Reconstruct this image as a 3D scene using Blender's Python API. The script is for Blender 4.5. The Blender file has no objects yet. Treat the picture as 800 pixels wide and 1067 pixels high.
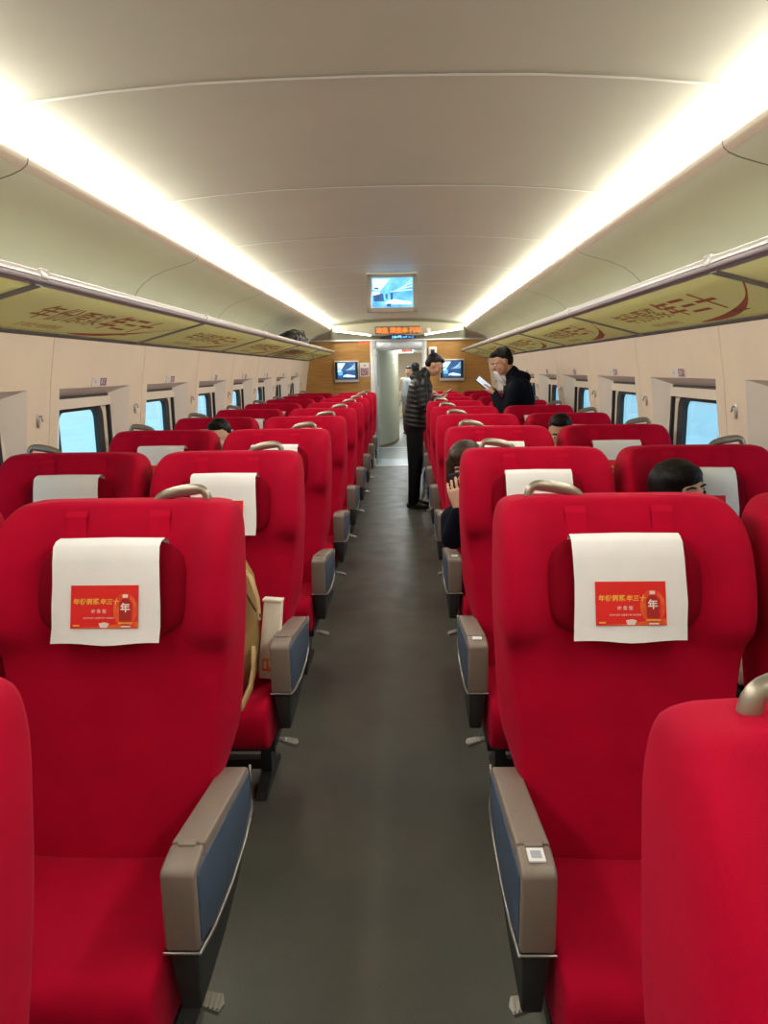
import bpy, bmesh, math, random
from mathutils import Vector, Matrix, Euler
R = math.radians
random.seed(7)
S = bpy.context.scene
C = S.collection

# ------------------------------------------------------------------ camera
cam_d = bpy.data.cameras.new('camera'); cam = bpy.data.objects.new('camera', cam_d); C.objects.link(cam)
S.camera = cam
H = 1.5707
def cam_matrix(pitch, yaw, roll):
    p, y, r = R(pitch), R(yaw), R(roll)
    right = Vector((math.cos(y), math.sin(y), 0)); fh = Vector((-math.sin(y), math.cos(y), 0)); z = Vector((0, 0, 1))
    F = fh * math.cos(p) - z * math.sin(p); U = fh * math.sin(p) + z * math.cos(p)
    R2 = right * math.cos(r) - U * math.sin(r); U2 = right * math.sin(r) + U * math.cos(r)
    m = Matrix((R2, U2, -F)).transposed().to_4x4()
    m.translation = Vector((.0985, 0, H)); return m
cam.matrix_world = cam_matrix(10.853, 1.719, .912)
cam_d.sensor_fit = 'VERTICAL'; cam_d.sensor_height = 36; cam_d.lens = 768.64 * 36 / 1067
cam_d.clip_start = .05; cam_d.clip_end = 200

# ------------------------------------------------------------------ world, exposure
W = bpy.data.worlds.new('world'); S.world = W; W.use_nodes = True
wn = W.node_tree.nodes; wl = W.node_tree.links; wn.clear()
wo = wn.new('ShaderNodeOutputWorld'); wb = wn.new('ShaderNodeBackground')
tc = wn.new('ShaderNodeTexCoord'); sx = wn.new('ShaderNodeSeparateXYZ'); cr = wn.new('ShaderNodeValToRGB')
wl.new(tc.outputs['Generated'], sx.inputs[0]); wl.new(sx.outputs['Z'], cr.inputs[0]); wl.new(cr.outputs[0], wb.inputs[0]); wl.new(wb.outputs[0], wo.inputs[0])
cr.color_ramp.elements[0].color = (.36, .50, .54, 1); cr.color_ramp.elements[1].color = (.26, .46, .58, 1)
wb.inputs[1].default_value = .95
S.view_settings.view_transform = 'Standard'; S.view_settings.look = 'None'
S.view_settings.exposure = 1.60; S.view_settings.gamma = 1
S.view_settings.use_curve_mapping = False
LAMP = 10.0          # radiance of the two cove light diffusers
VEST = 12           # watts of each vestibule ceiling lamp

# ------------------------------------------------------------------ materials
def mat(name, col, rough=.6, metal=0, emit=0, noise=0, scale=20, bump=0, bscale=200, sheen=0, stretch=None, col2=None, coat=0, spec=.5):
    m = bpy.data.materials.new(name); m.use_nodes = True; nt = m.node_tree; b = nt.nodes['Principled BSDF']
    b.inputs['Base Color'].default_value = (*col, 1); b.inputs['Roughness'].default_value = rough
    b.inputs['Metallic'].default_value = metal; b.inputs['Specular IOR Level'].default_value = spec
    if sheen: b.inputs['Sheen Weight'].default_value = sheen; b.inputs['Sheen Roughness'].default_value = .4; b.inputs['Sheen Tint'].default_value = (1, .25, .4, 1)
    if coat: b.inputs['Coat Weight'].default_value = coat
    if emit: b.inputs['Emission Color'].default_value = (*col, 1); b.inputs['Emission Strength'].default_value = emit
    t = nt.nodes.new('ShaderNodeTexCoord'); mp = nt.nodes.new('ShaderNodeMapping'); nt.links.new(t.outputs['Object'], mp.inputs[0])
    if stretch: mp.inputs['Scale'].default_value = stretch
    if noise:
        n = nt.nodes.new('ShaderNodeTexNoise'); n.inputs['Scale'].default_value = scale; n.inputs['Detail'].default_value = 5
        nt.links.new(mp.outputs[0], n.inputs[0])
        mx = nt.nodes.new('ShaderNodeMix'); mx.data_type = 'RGBA'
        c2 = col2 or tuple(c * (1 - noise) for c in col)
        mx.inputs[6].default_value = (*col, 1); mx.inputs[7].default_value = (*c2, 1)
        rp = nt.nodes.new('ShaderNodeMapRange'); rp.inputs[1].default_value = .35; rp.inputs[2].default_value = .65
        nt.links.new(n.outputs[0], rp.inputs[0]); nt.links.new(rp.outputs[0], mx.inputs[0]); nt.links.new(mx.outputs[2], b.inputs['Base Color'])
        if emit: nt.links.new(mx.outputs[2], b.inputs['Emission Color'])
    if bump:
        n = nt.nodes.new('ShaderNodeTexNoise'); n.inputs['Scale'].default_value = bscale; n.inputs['Detail'].default_value = 3
        nt.links.new(mp.outputs[0], n.inputs[0]); bp = nt.nodes.new('ShaderNodeBump'); bp.inputs['Strength'].default_value = bump; bp.inputs['Distance'].default_value = .002
        nt.links.new(n.outputs[0], bp.inputs['Height']); nt.links.new(bp.outputs[0], b.inputs['Normal'])
    return m
M = {}
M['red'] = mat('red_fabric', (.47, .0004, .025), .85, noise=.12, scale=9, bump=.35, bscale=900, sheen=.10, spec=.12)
M['red_pillow'] = mat('red_fabric_shaded', (.25, .0004, .012), .9, noise=.12, scale=9, bump=.35, bscale=900, sheen=.06, spec=.1)  # seat red darkened: shade of the pocket between the wings, in the colour
M['red_hem'] = mat('red_band_fabric', (.49, .0006, .026), .85, bump=.35, bscale=900, sheen=.10, spec=.12)
M['taupe'] = mat('taupe_plastic', (.25, .205, .17), .42, noise=.06, scale=60, bump=.1, bscale=1500)
M['steelblue'] = mat('blue_grey_panel', (.065, .105, .165), .55, noise=.1, scale=120, bump=.2, bscale=900)
M['silver'] = mat('silver_trim', (.42, .42, .40), .3, metal=.8)
M['skirt'] = mat('dark_plastic', (.018, .022, .022), .45)
M['under'] = mat('dark_frame_metal', (.03, .032, .034), .5, metal=.5)
M['handle'] = mat('champagne_metal', (.36, .32, .26), .33, metal=.75, bump=.1, bscale=800)
M['cloth'] = mat('white_cloth', (.88, .875, .87), .9, noise=.03, scale=14, bump=.25, bscale=300)
M['ad_red'] = mat('print_red', (.80, .012, .008), .7)
M['ad_orange'] = mat('print_orange', (.85, .16, .02), .7, noise=.6, scale=30, col2=(.80, .03, .01))
M['ad_gold'] = mat('print_gold', (.90, .48, .06), .7)
M['ad_pale'] = mat('print_pale', (.9, .74, .66), .7)
M['ad_dark'] = mat('print_dark_red', (.42, .015, .01), .7)
M['sticker'] = mat('sticker_white', (.85, .85, .86), .6)
M['sticker_grey'] = mat('sticker_grey', (.38, .42, .48), .6)
M['wall'] = mat('cream_wall_panel', (.84, .73, .575), .5, noise=.05, scale=4, bump=.05, bscale=500)
M['seam'] = mat('wall_seam', (.30, .20, .13), .7)
M['reveal'] = mat('window_surround', (.82, .78, .70), .45)
M['frame'] = mat('window_frame_cream', (.76, .69, .56), .5)
M['gasket'] = mat('black_rubber', (.010, .013, .016), .5)
M['ceiling'] = mat('ceiling_panel_cream', (.57, .565, .44), .55, noise=.03, scale=3)
M['ceilseam'] = mat('ceiling_seam_white', (.90, .89, .80), .5)
M['cove'] = mat('cove_panel_green', (.80, .815, .68), .4, noise=.03, scale=2)
M['lip'] = mat('cove_lip_beige', (.62, .53, .42), .4)
M['coveseam'] = mat('cove_seam_dark', (.13, .13, .09), .7)
M['shelf'] = mat('rack_shelf_print', (.86, .85, .55), .5, noise=.2, scale=3, col2=(.85, .84, .60))
_m = M['shelf']; _nt = _m.node_tree; _b = _nt.nodes['Principled BSDF']; _o = _nt.nodes['Material Output']
_t = _nt.nodes.new('ShaderNodeBsdfTranslucent'); _x = _nt.nodes.new('ShaderNodeMixShader'); _x.inputs[0].default_value = .65
_nt.links.new(_b.inputs['Base Color'].links[0].from_socket, _t.inputs[0]); _nt.links.new(_b.outputs[0], _x.inputs[1]); _nt.links.new(_t.outputs[0], _x.inputs[2]); _nt.links.new(_x.outputs[0], _o.inputs[0])
M['shelf_end'] = mat('rack_divider', (.20, .21, .18), .5)
M['rail'] = mat('rack_rail', (.62, .58, .55), .3, metal=.35)
M['rail_lo'] = mat('rack_rail_lower', (.27, .23, .24), .4, metal=.3)
M['print_brown'] = mat('print_brown', (.40, .17, .07), .7)
M['print_red2'] = mat('print_brush_red', (.50, .11, .05), .7)
M['print_green'] = mat('print_grey_green', (.20, .24, .13), .7)
M['wood'] = mat('golden_wood', (.50, .27, .075), .5, noise=.35, scale=6, stretch=(.6, 1, 9), col2=(.40, .195, .045), bump=.05, bscale=60)
M['alu'] = mat('brushed_aluminium', (.52, .56, .60), .35, metal=.6)
M['alu_white'] = mat('pale_aluminium', (.72, .72, .70), .35, metal=.25)
M['vest'] = mat('vestibule_panel', (.60, .58, .44), .5, noise=.03, scale=3)
M['vestw'] = mat('vestibule_wall', (.55, .58, .55), .5)
M['dark'] = mat('black_plastic', (.008, .009, .011), .35)
M['white'] = mat('white_plastic', (.78, .76, .72), .45)
M['lamp'] = mat('cove_lamp_diffuser', (1, .972, .885), .5, emit=LAMP)
M['lamp_end'] = mat('end_lamp_diffuser', (1, .95, .85), .5, emit=LAMP * .22)
M['vlamp'] = mat('vestibule_lamp', (.90, .97, 1), .5, emit=4.5)
M['led'] = mat('led_orange', (1, .10, .008), .5, emit=1.1)
M['led_red'] = mat('led_red', (1, .13, .04), .5, emit=.3)
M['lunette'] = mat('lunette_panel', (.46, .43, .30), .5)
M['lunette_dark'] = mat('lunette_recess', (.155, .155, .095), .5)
M['scr_blue'] = mat('screen_blue', (.05, .24, .72), .5, emit=.42, noise=.7, scale=9, col2=(.14, .46, .86))
M['scr_pale'] = mat('screen_pale', (.50, .82, .95), .5, emit=.42)
M['scr_dark'] = mat('screen_dark', (.012, .055, .16), .5, emit=.38, noise=.6, scale=9, col2=(.03, .10, .25))
M['notice'] = mat('notice_purple', (.15, .055, .085), .6, noise=.5, scale=40, col2=(.5, .3, .35))
M['bag_black'] = mat('black_bag_leather', (.012, .012, .013), .32, noise=.2, scale=10, bump=.4, bscale=60)
M['tan'] = mat('tan_bag_fabric', (.37, .235, .085), .85, noise=.2, scale=12, bump=.3, bscale=300)
M['tan_edge'] = mat('tan_bag_edge', (.55, .38, .17), .8)
M['tan_dark'] = mat('tan_bag_dark_strap', (.07, .045, .02), .8)  # dark brown for the thinner second strap
M['paper'] = mat('white_paper', (.80, .74, .62), .8, noise=.05, scale=20)
M['orange'] = mat('orange_print', (.80, .20, .05), .7)
M['plasticbag'] = mat('pale_blue_plastic_bag', (.50, .58, .68), .4, noise=.2, scale=20)
M['skin'] = mat('skin', (.55, .30, .19), .55, noise=.08, scale=20)
M['skin_pale'] = mat('pale_skin', (.68, .42, .30), .55, noise=.06, scale=20)
M['hair'] = mat('black_hair', (.005, .0045, .0045), .55, bump=1, bscale=150, stretch=(1, 1, .2), spec=.2)
M['hair_brown'] = mat('dark_brown_hair', (.045, .027, .014), .55, spec=.25, bump=1, bscale=170, stretch=(1, 1, .2), noise=.5, scale=40)
M['puffer'] = mat('black_puffer', (.009, .010, .010), .42, spec=.35)
M['navy'] = mat('navy_jacket', (.004, .006, .013), .8, spec=.15, bump=.3, bscale=300)
M['trousers'] = mat('black_trousers', (.006, .006, .008), .8, spec=.2)
M['shoe'] = mat('black_shoe', (.010, .010, .010), .4)
M['mask'] = mat('white_mask', (.78, .80, .84), .8)
M['lipcol'] = mat('lips', (.42, .14, .10), .5)
M['grey_coat'] = mat('pale_grey_coat', (.50, .52, .52), .8)
M['beige_coat'] = mat('beige_coat', (.42, .34, .24), .8)
M['phone_scr'] = mat('phone_screen', (.55, .66, .80), .3, emit=.15)
M['concrete'] = mat('pale_concrete', (.66, .78, .82), .8, noise=.08, scale=.4)
M['concrete2'] = mat('blue_grey_band', (.20, .36, .46), .8)
M['white_band'] = mat('white_band', (.85, .92, .96), .6)

# floor: speckled grey-green vinyl, worn lighter down the middle of the aisle
def floor_mat():
    m = mat('vinyl_floor', (.080, .084, .068), .32, noise=1, scale=2.2, col2=(.102, .104, .084), spec=.5)
    nt = m.node_tree; b = nt.nodes['Principled BSDF']
    n = nt.nodes.new('ShaderNodeTexNoise'); n.inputs['Scale'].default_value = 260; n.inputs['Detail'].default_value = 2
    t = nt.nodes.new('ShaderNodeTexCoord'); nt.links.new(t.outputs['Object'], n.inputs[0])
    src = b.inputs['Base Color'].links[0].from_socket
    mr = nt.nodes.new('ShaderNodeMapRange'); mr.inputs[1].default_value = .3; mr.inputs[2].default_value = .7; mr.inputs[3].default_value = .8; mr.inputs[4].default_value = 1.2
    vm = nt.nodes.new('ShaderNodeVectorMath'); vm.operation = 'SCALE'
    nt.links.new(n.outputs[0], mr.inputs[0]); nt.links.new(src, vm.inputs[0]); nt.links.new(mr.outputs[0], vm.inputs['Scale']); nt.links.new(vm.outputs[0], b.inputs['Base Color'])
    n2 = nt.nodes.new('ShaderNodeTexNoise'); n2.inputs['Scale'].default_value = 5; n2.inputs['Detail'].default_value = 6; nt.links.new(t.outputs['Object'], n2.inputs[0])
    m2 = nt.nodes.new('ShaderNodeMapRange'); m2.inputs[1].default_value = .3; m2.inputs[2].default_value = .7; m2.inputs[3].default_value = .30; m2.inputs[4].default_value = .46
    nt.links.new(n2.outputs[0], m2.inputs[0]); nt.links.new(m2.outputs[0], b.inputs['Roughness'])
    return m
M['floor'] = floor_mat()
M['floor_pale'] = mat('vestibule_floor', (.27, .285, .27), .4, noise=.1, scale=30)
M['floor_band'] = mat('threshold_metal', (.50, .56, .60), .35, metal=.3)
def glass_mat():
    m = bpy.data.materials.new('window_glass'); m.use_nodes = True; nt = m.node_tree; nt.nodes.clear()
    o = nt.nodes.new('ShaderNodeOutputMaterial'); mx = nt.nodes.new('ShaderNodeMixShader'); tr = nt.nodes.new('ShaderNodeBsdfTransparent'); gl = nt.nodes.new('ShaderNodeBsdfGlossy')
    tr.inputs[0].default_value = (.88, .96, 1, 1); gl.inputs['Roughness'].default_value = .02; lw = nt.nodes.new('ShaderNodeLayerWeight'); lw.inputs[0].default_value = .5
    pw = nt.nodes.new('ShaderNodeMath'); pw.operation = 'POWER'; pw.inputs[1].default_value = 5; nt.links.new(lw.outputs['Facing'], pw.inputs[0]); fr = nt.nodes.new('ShaderNodeMath'); fr.operation = 'MULTIPLY_ADD'; fr.inputs[1].default_value = .9; fr.inputs[2].default_value = .04; nt.links.new(pw.outputs[0], fr.inputs[0])
    nt.links.new(fr.outputs[0], mx.inputs[0]); nt.links.new(tr.outputs[0], mx.inputs[1]); nt.links.new(gl.outputs[0], mx.inputs[2]); nt.links.new(mx.outputs[0], o.inputs[0]); return m
M['glass'] = glass_mat()

# ------------------------------------------------------------------ mesh helpers
class G:
    """collects polygons, then links them as ONE mesh object"""
    def __init__(s): s.v = []; s.f = []; s.m = []; s.mats = []
    def mi(s, m):
        m = M[m]
        if m not in s.mats: s.mats.append(m)
        return s.mats.index(m)
    def add(s, vs, fs, m):
        o = len(s.v); k = s.mi(m)
        s.v += [tuple(v) for v in vs]
        for f in fs: s.f.append([i + o for i in f]); s.m.append(k)
        return s
    def box(s, a, b, m, T=None):
        x0, y0, z0 = a; x1, y1, z1 = b
        vs = [Vector(p) for p in ((x0,y0,z0),(x1,y0,z0),(x1,y1,z0),(x0,y1,z0),(x0,y0,z1),(x1,y0,z1),(x1,y1,z1),(x0,y1,z1))]
        if T: vs = [T @ v for v in vs]
        return s.add(vs, [(0,3,2,1),(4,5,6,7),(0,1,5,4),(1,2,6,5),(2,3,7,6),(3,0,4,7)], m)
    def prism(s, poly, x0, x1, m, axis='X'):
        """polygon of (a,b) pairs extruded along axis"""
        def P(a, b, t): return (t, a, b) if axis == 'X' else ((a, t, b) if axis == 'Y' else (a, b, t))
        n = len(poly); vs = [P(a, b, x0) for a, b in poly] + [P(a, b, x1) for a, b in poly]
        fs = [tuple(range(n))[::-1], tuple(range(n, 2*n))] + [(i, (i+1) % n, (i+1) % n + n, i + n) for i in range(n)]
        return s.add(vs, fs, m)
    def loft(s, rings, m, caps=True, closed=True):
        n = len(rings[0]); vs = [p for r in rings for p in r]; fs = []
        for i in range(len(rings) - 1):
            for j in range(n if closed else n - 1):
                a = i*n + j; b = i*n + (j+1) % n
                fs.append((a, b, b+n, a+n))
        if caps and closed: fs.append(tuple(range(n))[::-1]); fs.append(tuple(range((len(rings)-1)*n, len(rings)*n)))
        return s.add(vs, fs, m)
    def tube(s, pts, rad, m, n=12, ref=(0, 0, 1), caps='round'):
        pts = [Vector(p) for p in pts]; rings = []
        rad = [r if isinstance(r, tuple) else (r, r) for r in rad]
        def ring(c, t, ra, rb):
            t = t.normalized(); rf = Vector(ref)
            if abs(t.dot(rf)) > .97: rf = Vector((0, 1, 0)) if abs(t.y) < .9 else Vector((1, 0, 0))
            a = t.cross(rf).normalized(); b = a.cross(t)
            return [c + a * (ra * math.cos(k*2*math.pi/n)) + b * (rb * math.sin(k*2*math.pi/n)) for k in range(n)]
        L = len(pts)
        for i, p in enumerate(pts):
            t = (pts[min(i+1, L-1)] - pts[max(i-1, 0)])
            if caps == 'round' and i == 0:
                d = (pts[1] - pts[0]).normalized(); r = min(rad[0])
                for q in (1.0, .7, .35): rings.append(ring(p - d * r * q, t, *(x * math.sqrt(max(.02, 1 - q*q)) for x in rad[0])))
            rings.append(ring(p, t, *rad[i]))
            if caps == 'round' and i == L-1:
                d = (pts[-1] - pts[-2]).normalized(); r = min(rad[-1])
                for q in (.35, .7, 1.0): rings.append(ring(p + d * r * q, t, *(x * math.sqrt(max(.02, 1 - q*q)) for x in rad[-1])))
        return s.loft(rings, m)
    def ell(s, c, r, m, T=None, nu=16, nv=10):
        rings = []
        for i in range(nv + 1):
            a = -math.pi/2 + math.pi * i / nv; a = max(-1.5, min(1.5, a))
            ring = []
            for j in range(nu):
                t = 2*math.pi*j/nu
                p = Vector((c[0] + r[0]*math.cos(a)*math.cos(t), c[1] + r[1]*math.cos(a)*math.sin(t), c[2] + r[2]*math.sin(a)))
                ring.append(T @ p if T else p)
            rings.append(ring)
        return s.loft(rings, m)
    def text(s, body, m, size, org, ux, uy, align='LEFT', bold=0, shear=0, lift=0):
        vs, fs = text_mesh(body, bold, shear)
        if not vs: return s
        w = max(v[0] for v in vs); off = 0 if align == 'LEFT' else (-w/2 if align == 'CENTER' else -w)
        ux = Vector(ux); uy = Vector(uy); n = ux.cross(uy).normalized(); o = Vector(org)
        return s.add([o + ux*((v[0]+off)*size) + uy*(v[1]*size) + n*lift for v in vs], fs, m)
    def mesh(s, name, smooth=False):
        me = bpy.data.meshes.new(name); me.from_pydata(s.v, [], s.f)
        for m in s.mats: me.materials.append(m)
        me.polygons.foreach_set('material_index', s.m)
        if smooth: me.polygons.foreach_set('use_smooth', [True]*len(s.f))
        me.update(); return me
    def build(s, name, parent=None, smooth=False, bevel=0, seg=2, sub=0):
        me = s.mesh(name, smooth)
        if bevel or sub or smooth:
            bm = bmesh.new(); bm.from_mesh(me); bmesh.ops.recalc_face_normals(bm, faces=bm.faces)
            if bevel:
                es = [e for e in bm.edges if len(e.link_faces) == 2 and e.calc_face_angle(0) > R(28)]
                bmesh.ops.bevel(bm, geom=es, offset=bevel, segments=seg, profile=.5, affect='EDGES', clamp_overlap=True)
                for f in bm.faces: f.smooth = True
            bm.to_mesh(me); bm.free()
            if bevel:
                me.set_sharp_from_angle(angle=R(50))
        return link(name, me, parent)
_tc = {}
def text_mesh(body, bold=0, shear=0):
    k = (body, bold, shear)
    if k not in _tc:
        cu = bpy.data.curves.new('t', 'FONT'); cu.body = body; cu.size = 1; cu.offset = bold; cu.shear = shear; cu.resolution_u = 1; cu.fill_mode = 'FRONT'
        ob = bpy.data.objects.new('t', cu); C.objects.link(ob); bpy.context.view_layer.update()
        me = bpy.data.meshes.new_from_object(ob.evaluated_get(bpy.context.evaluated_depsgraph_get()))
        _tc[k] = ([tuple(v.co) for v in me.vertices], [tuple(p.vertices) for p in me.polygons])
        bpy.data.objects.remove(ob); bpy.data.meshes.remove(me); bpy.data.curves.remove(cu)
    return _tc[k]
def link(name, me, parent=None):
    o = bpy.data.objects.new(name, me); C.objects.link(o)
    if parent: o.parent = parent
    return o
def tag(o, label, cat, group=None, kind=None):
    if label: o['label'] = label
    if cat: o['category'] = cat
    if group: o['group'] = group
    if kind: o['kind'] = kind
    return o
def empty(name, loc=(0, 0, 0), rz=0):
    o = bpy.data.objects.new(name, None); C.objects.link(o); o.location = loc; o.rotation_euler.z = rz; o.empty_display_size = .1; return o
def struct(o): o['kind'] = 'structure'; return o
def dup(o, parent=None):
    kids = [c for c in o.children]; c = o.copy(); C.objects.link(c); c.parent = parent
    for k in kids: dup(k, c)
    return c
def remesh(g, name, voxel=.01, smooth=4, parent=None):
    me = g.mesh(name); ob = bpy.data.objects.new(name, me); C.objects.link(ob)
    bm = bmesh.new(); bm.from_mesh(me); bmesh.ops.recalc_face_normals(bm, faces=bm.faces); bm.to_mesh(me); bm.free()
    md = ob.modifiers.new('r', 'REMESH'); md.mode = 'VOXEL'; md.voxel_size = voxel
    if smooth: sm = ob.modifiers.new('s', 'SMOOTH'); sm.factor = .5; sm.iterations = smooth
    bpy.context.view_layer.update()
    m2 = bpy.data.meshes.new_from_object(ob.evaluated_get(bpy.context.evaluated_depsgraph_get()))
    mm = g.mats[0]; bpy.data.objects.remove(ob); bpy.data.meshes.remove(me)
    m2.materials.clear(); m2.materials.append(mm); m2.polygons.foreach_set('use_smooth', [True]*len(m2.polygons))
    m2.polygons.foreach_set('material_index', [0]*len(m2.polygons)); m2.name = name
    return link(name, m2, parent)

# ------------------------------------------------------------------ setting: shell of the car
Y0, Y1 = -2.6, 12.47
WPROF = [(1.60, 0), (1.60, .75), (1.592, .86), (1.575, 1.05), (1.546, 1.28), (1.516, 1.51), (1.47, 1.765)]
def wx(z):
    for (xa, za), (xb, zb) in zip(WPROF, WPROF[1:]):
        if z <= zb: return xa + (xb - xa) * (z - za) / (zb - za)
    return WPROF[-1][0]
g = G(); g.box((-1.75, Y0, -.12), (1.75, 12.25, 0), 'floor'); struct(g.build('floor'))
g = G(); g.box((-1.75, 12.25, -.12), (1.75, 13.25, .001), 'floor_band'); g.box((-.45, 12.25, .001), (.45, 12.32, .006), 'alu_white'); g.box((-.45, 13.15, .001), (.45, 13.25, .006), 'alu_white')
g.box((-1.75, 13.25, -.12), (1.75, 26, 0), 'floor_pale'); g.box((-.45, 15.15, 0), (.45, 15.3, .006), 'alu_white'); struct(g.build('floor'))

WIN0, PW = 4.358, 1.2
for side, sname in ((-1, 'wall_left'), (1, 'wall_right')):
    # backing skin of the wall seen only in the seams
    g = G()
    for k in range(-6, 8):
        ys = WIN0 + .21 + (k-1)*PW
        if Y0 < ys < Y1:
            g.add([(side*(x+.004), ys-.012, z) for x, z in WPROF] + [(side*(x+.004), ys+.012, z) for x, z in WPROF], [(i, i+1, i+8, i+7) for i in range(6)], 'seam')
    # outer skin closing the shell above and below the windows
    g.prism([(side*1.66, 0), (side*1.72, 0), (side*1.72, .88), (side*1.66, .88)], Y0, Y1, 'wall', 'Y')
    g.prism([(side*1.66, 1.46), (side*1.72, 1.46), (side*1.62, 2.1), (side*1.56, 2.1)], Y0, Y1, 'wall', 'Y')
    wall = struct(g.build(sname))
    def bay(y0, y1, opening=True):
        ys = [y0+.0025, y0+.09, y0+.99, y1-.0025] if opening else [y0+.0025, y1-.0025]
        zs = [z for x, z in WPROF]; gg = G(); vs = []; fs = []
        for y in ys:
            for z in zs: vs.append((side*wx(z), y, z))
        n = len(zs)
        for a in range(len(ys)-1):
            for b in range(n-1):
                if opening and a == 1 and 2 <= b <= 4: continue
                fs.append((a*n+b, (a+1)*n+b, (a+1)*n+b+1, a*n+b+1))
        gg.add(vs, fs, 'wall')
        for y, d in ((ys[0], 1), (ys[-1], -1)):   # folded edges
            gg.add([(side*wx(z), y, z) for z in zs] + [(side*(wx(z)+.012), y, z) for z in zs], [(i, i+1, i+1+n, i+n) for i in range(n-1)], 'wall')
        return gg.mesh('wall_panel')
    y = WIN0 + .21 - 6*PW; bm_ = bay(0, PW)
    first = True
    while y < Y1 - .1:
        if y + PW <= Y1 + .01:
            o = link('wall_panel', bm_, wall); o.location.y = y
        else:
            me = bay(y, Y1, False); link('wall_panel', me, wall)
        y += PW

# windows: slanted surround, blind box, frame, tracks, gasket, pane
def rr(y0, y1, z0, z1, r, n=5):
    pts = []
    for cy, cz, a0 in ((y1-r, z1-r, 0), (y0+r, z1-r, 90), (y0+r, z0+r, 180), (y1-r, z0+r, 270)):
        for k in range(n+1):
            a = R(a0 + 90*k/n); pts.append((cy + r*math.cos(a), cz + r*math.sin(a)))
    return pts
def window_meshes(s):
    L = {}
    g = G()
    o = [(-.45, .86), (.45, .86), (.45, 1.51), (-.45, 1.51)]; i_ = [(-.36, .93), (.36, .93), (.36, 1.468), (-.36, 1.468)]
    vs = [(s*wx(z), y, z) for y, z in o] + [(s*1.618, y, z) for y, z in i_] + [(s*1.66, y, z) for y, z in i_]
    g.add(vs, [(k, (k+1) % 4, (k+1) % 4 + 4, k+4) for k in range(4)] + [(k+4, (k+1) % 4 + 4, (k+1) % 4 + 8, k+8) for k in range(4)], 'reveal')
    L['window_surround'] = g.mesh('window_surround')
    g = G(); g.box((min(s*1.595, s*1.64), -.345, 1.405), (max(s*1.595, s*1.64), .345, 1.455), 'frame'); g.box((min(s*1.61, s*1.65), -.35, 1.455), (max(s*1.61, s*1.65), .35, 1.468), 'gasket')
    L['blind_box'] = g.mesh('blind_box')
    g = G(); n = 24
    inner = rr(-.29, .29, .955, 1.408, .07); outer = []
    for y, z in inner:
        outer.append((max(-.34, min(.34, y*1.35)), max(.93, min(1.468, 1.18 + (z-1.18)*1.4))))
    m_ = len(inner)
    g.add([(s*1.625, y, z) for y, z in inner] + [(s*1.625, y, z) for y, z in outer], [(k, (k+1) % m_, (k+1) % m_ + m_, k+m_) for k in range(m_)], 'frame')
    L['window_frame'] = g.mesh('window_frame')
    g = G()
    for a, b in ((-.362, -.34), (.34, .362)): g.box((min(s*1.606, s*1.64), a, .93), (max(s*1.606, s*1.64), b, 1.45), 'gasket')
    L['blind_track'] = g.mesh('blind_track')
    g = G(); a = rr(-.292, .292, .953, 1.41, .07); b = rr(-.24, .24, 1.0, 1.385, .055)
    g.add([(s*1.624, y, z) for y, z in a] + [(s*1.632, y, z) for y, z in b] + [(s*1.66, y, z) for y, z in b], [(k, (k+1) % m_, (k+1) % m_+m_, k+m_) for k in range(m_)] + [(k+m_, (k+1) % m_+m_, (k+1) % m_+2*m_, k+2*m_) for k in range(m_)], 'gasket')
    L['gasket'] = g.mesh('gasket')
    g = G(); g.add([(s*1.655, y, z) for y, z in rr(-.25, .25, .99, 1.395, .06)], [tuple(range(m_))], 'glass'); L['pane'] = g.mesh('pane')
    return L
wn_i = 0
for side in (-1, 1):
    L = window_meshes(side)
    for k in range(-5, 7):
        yc = WIN0 - .45 + k*PW
        if yc > 12: continue
        wn_i += 1
        e = empty('window_%d' % wn_i, (0, yc, 0)); struct(e)
        for nm, me in L.items(): link(nm, me, e)

# ceiling panels with pale joint strips, gently arched
cp = [(0, 2.392), (.25, 2.390), (.5, 2.384), (.75, 2.368), (.95, 2.348), (1.06, 2.334), (1.12, 2.33)]
CP = [(-x, z) for x, z in cp[::-1]] + cp[1:]
g = G(); g.add([(x, Y0, z+.06) for x, z in CP] + [(x, Y1, z+.06) for x, z in CP], [(i, i+1, i+1+len(CP), i+len(CP)) for i in range(len(CP)-1)], 'ceiling')
ceil = struct(g.build('ceiling', smooth=True))
C0, PC = 2.278, 1.2715
g = G(); n = len(CP)
g.add([(x, .002, z) for x, z in CP] + [(x, PC-.002, z) for x, z in CP], [(i, i+1, i+1+n, i+n) for i in range(n-1)], 'ceiling')
for yy in (.002, PC-.002): g.add([(x, yy, z) for x, z in CP] + [(x, yy, z+.01) for x, z in CP], [(i, i+1, i+1+n, i+n) for i in range(n-1)], 'ceiling')
cpm = g.mesh('ceiling_panel', True)
g = G(); g.add([(x, -.009, z-.003) for x, z in CP] + [(x, .009, z-.003) for x, z in CP], [(i, i+1, i+1+n, i+n) for i in range(n-1)], 'ceilseam')
csm = g.mesh('joint_strip')
for k in range(-4, 9):
    y = C0 + k*PC
    if y < Y0 - PC*.9 or y > Y1: continue
    if y + PC <= Y1 + .3: o = link('ceiling_panel', cpm, ceil); o.location.y = y
    o = link('joint_strip', csm, ceil); o.location.y = y

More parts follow.
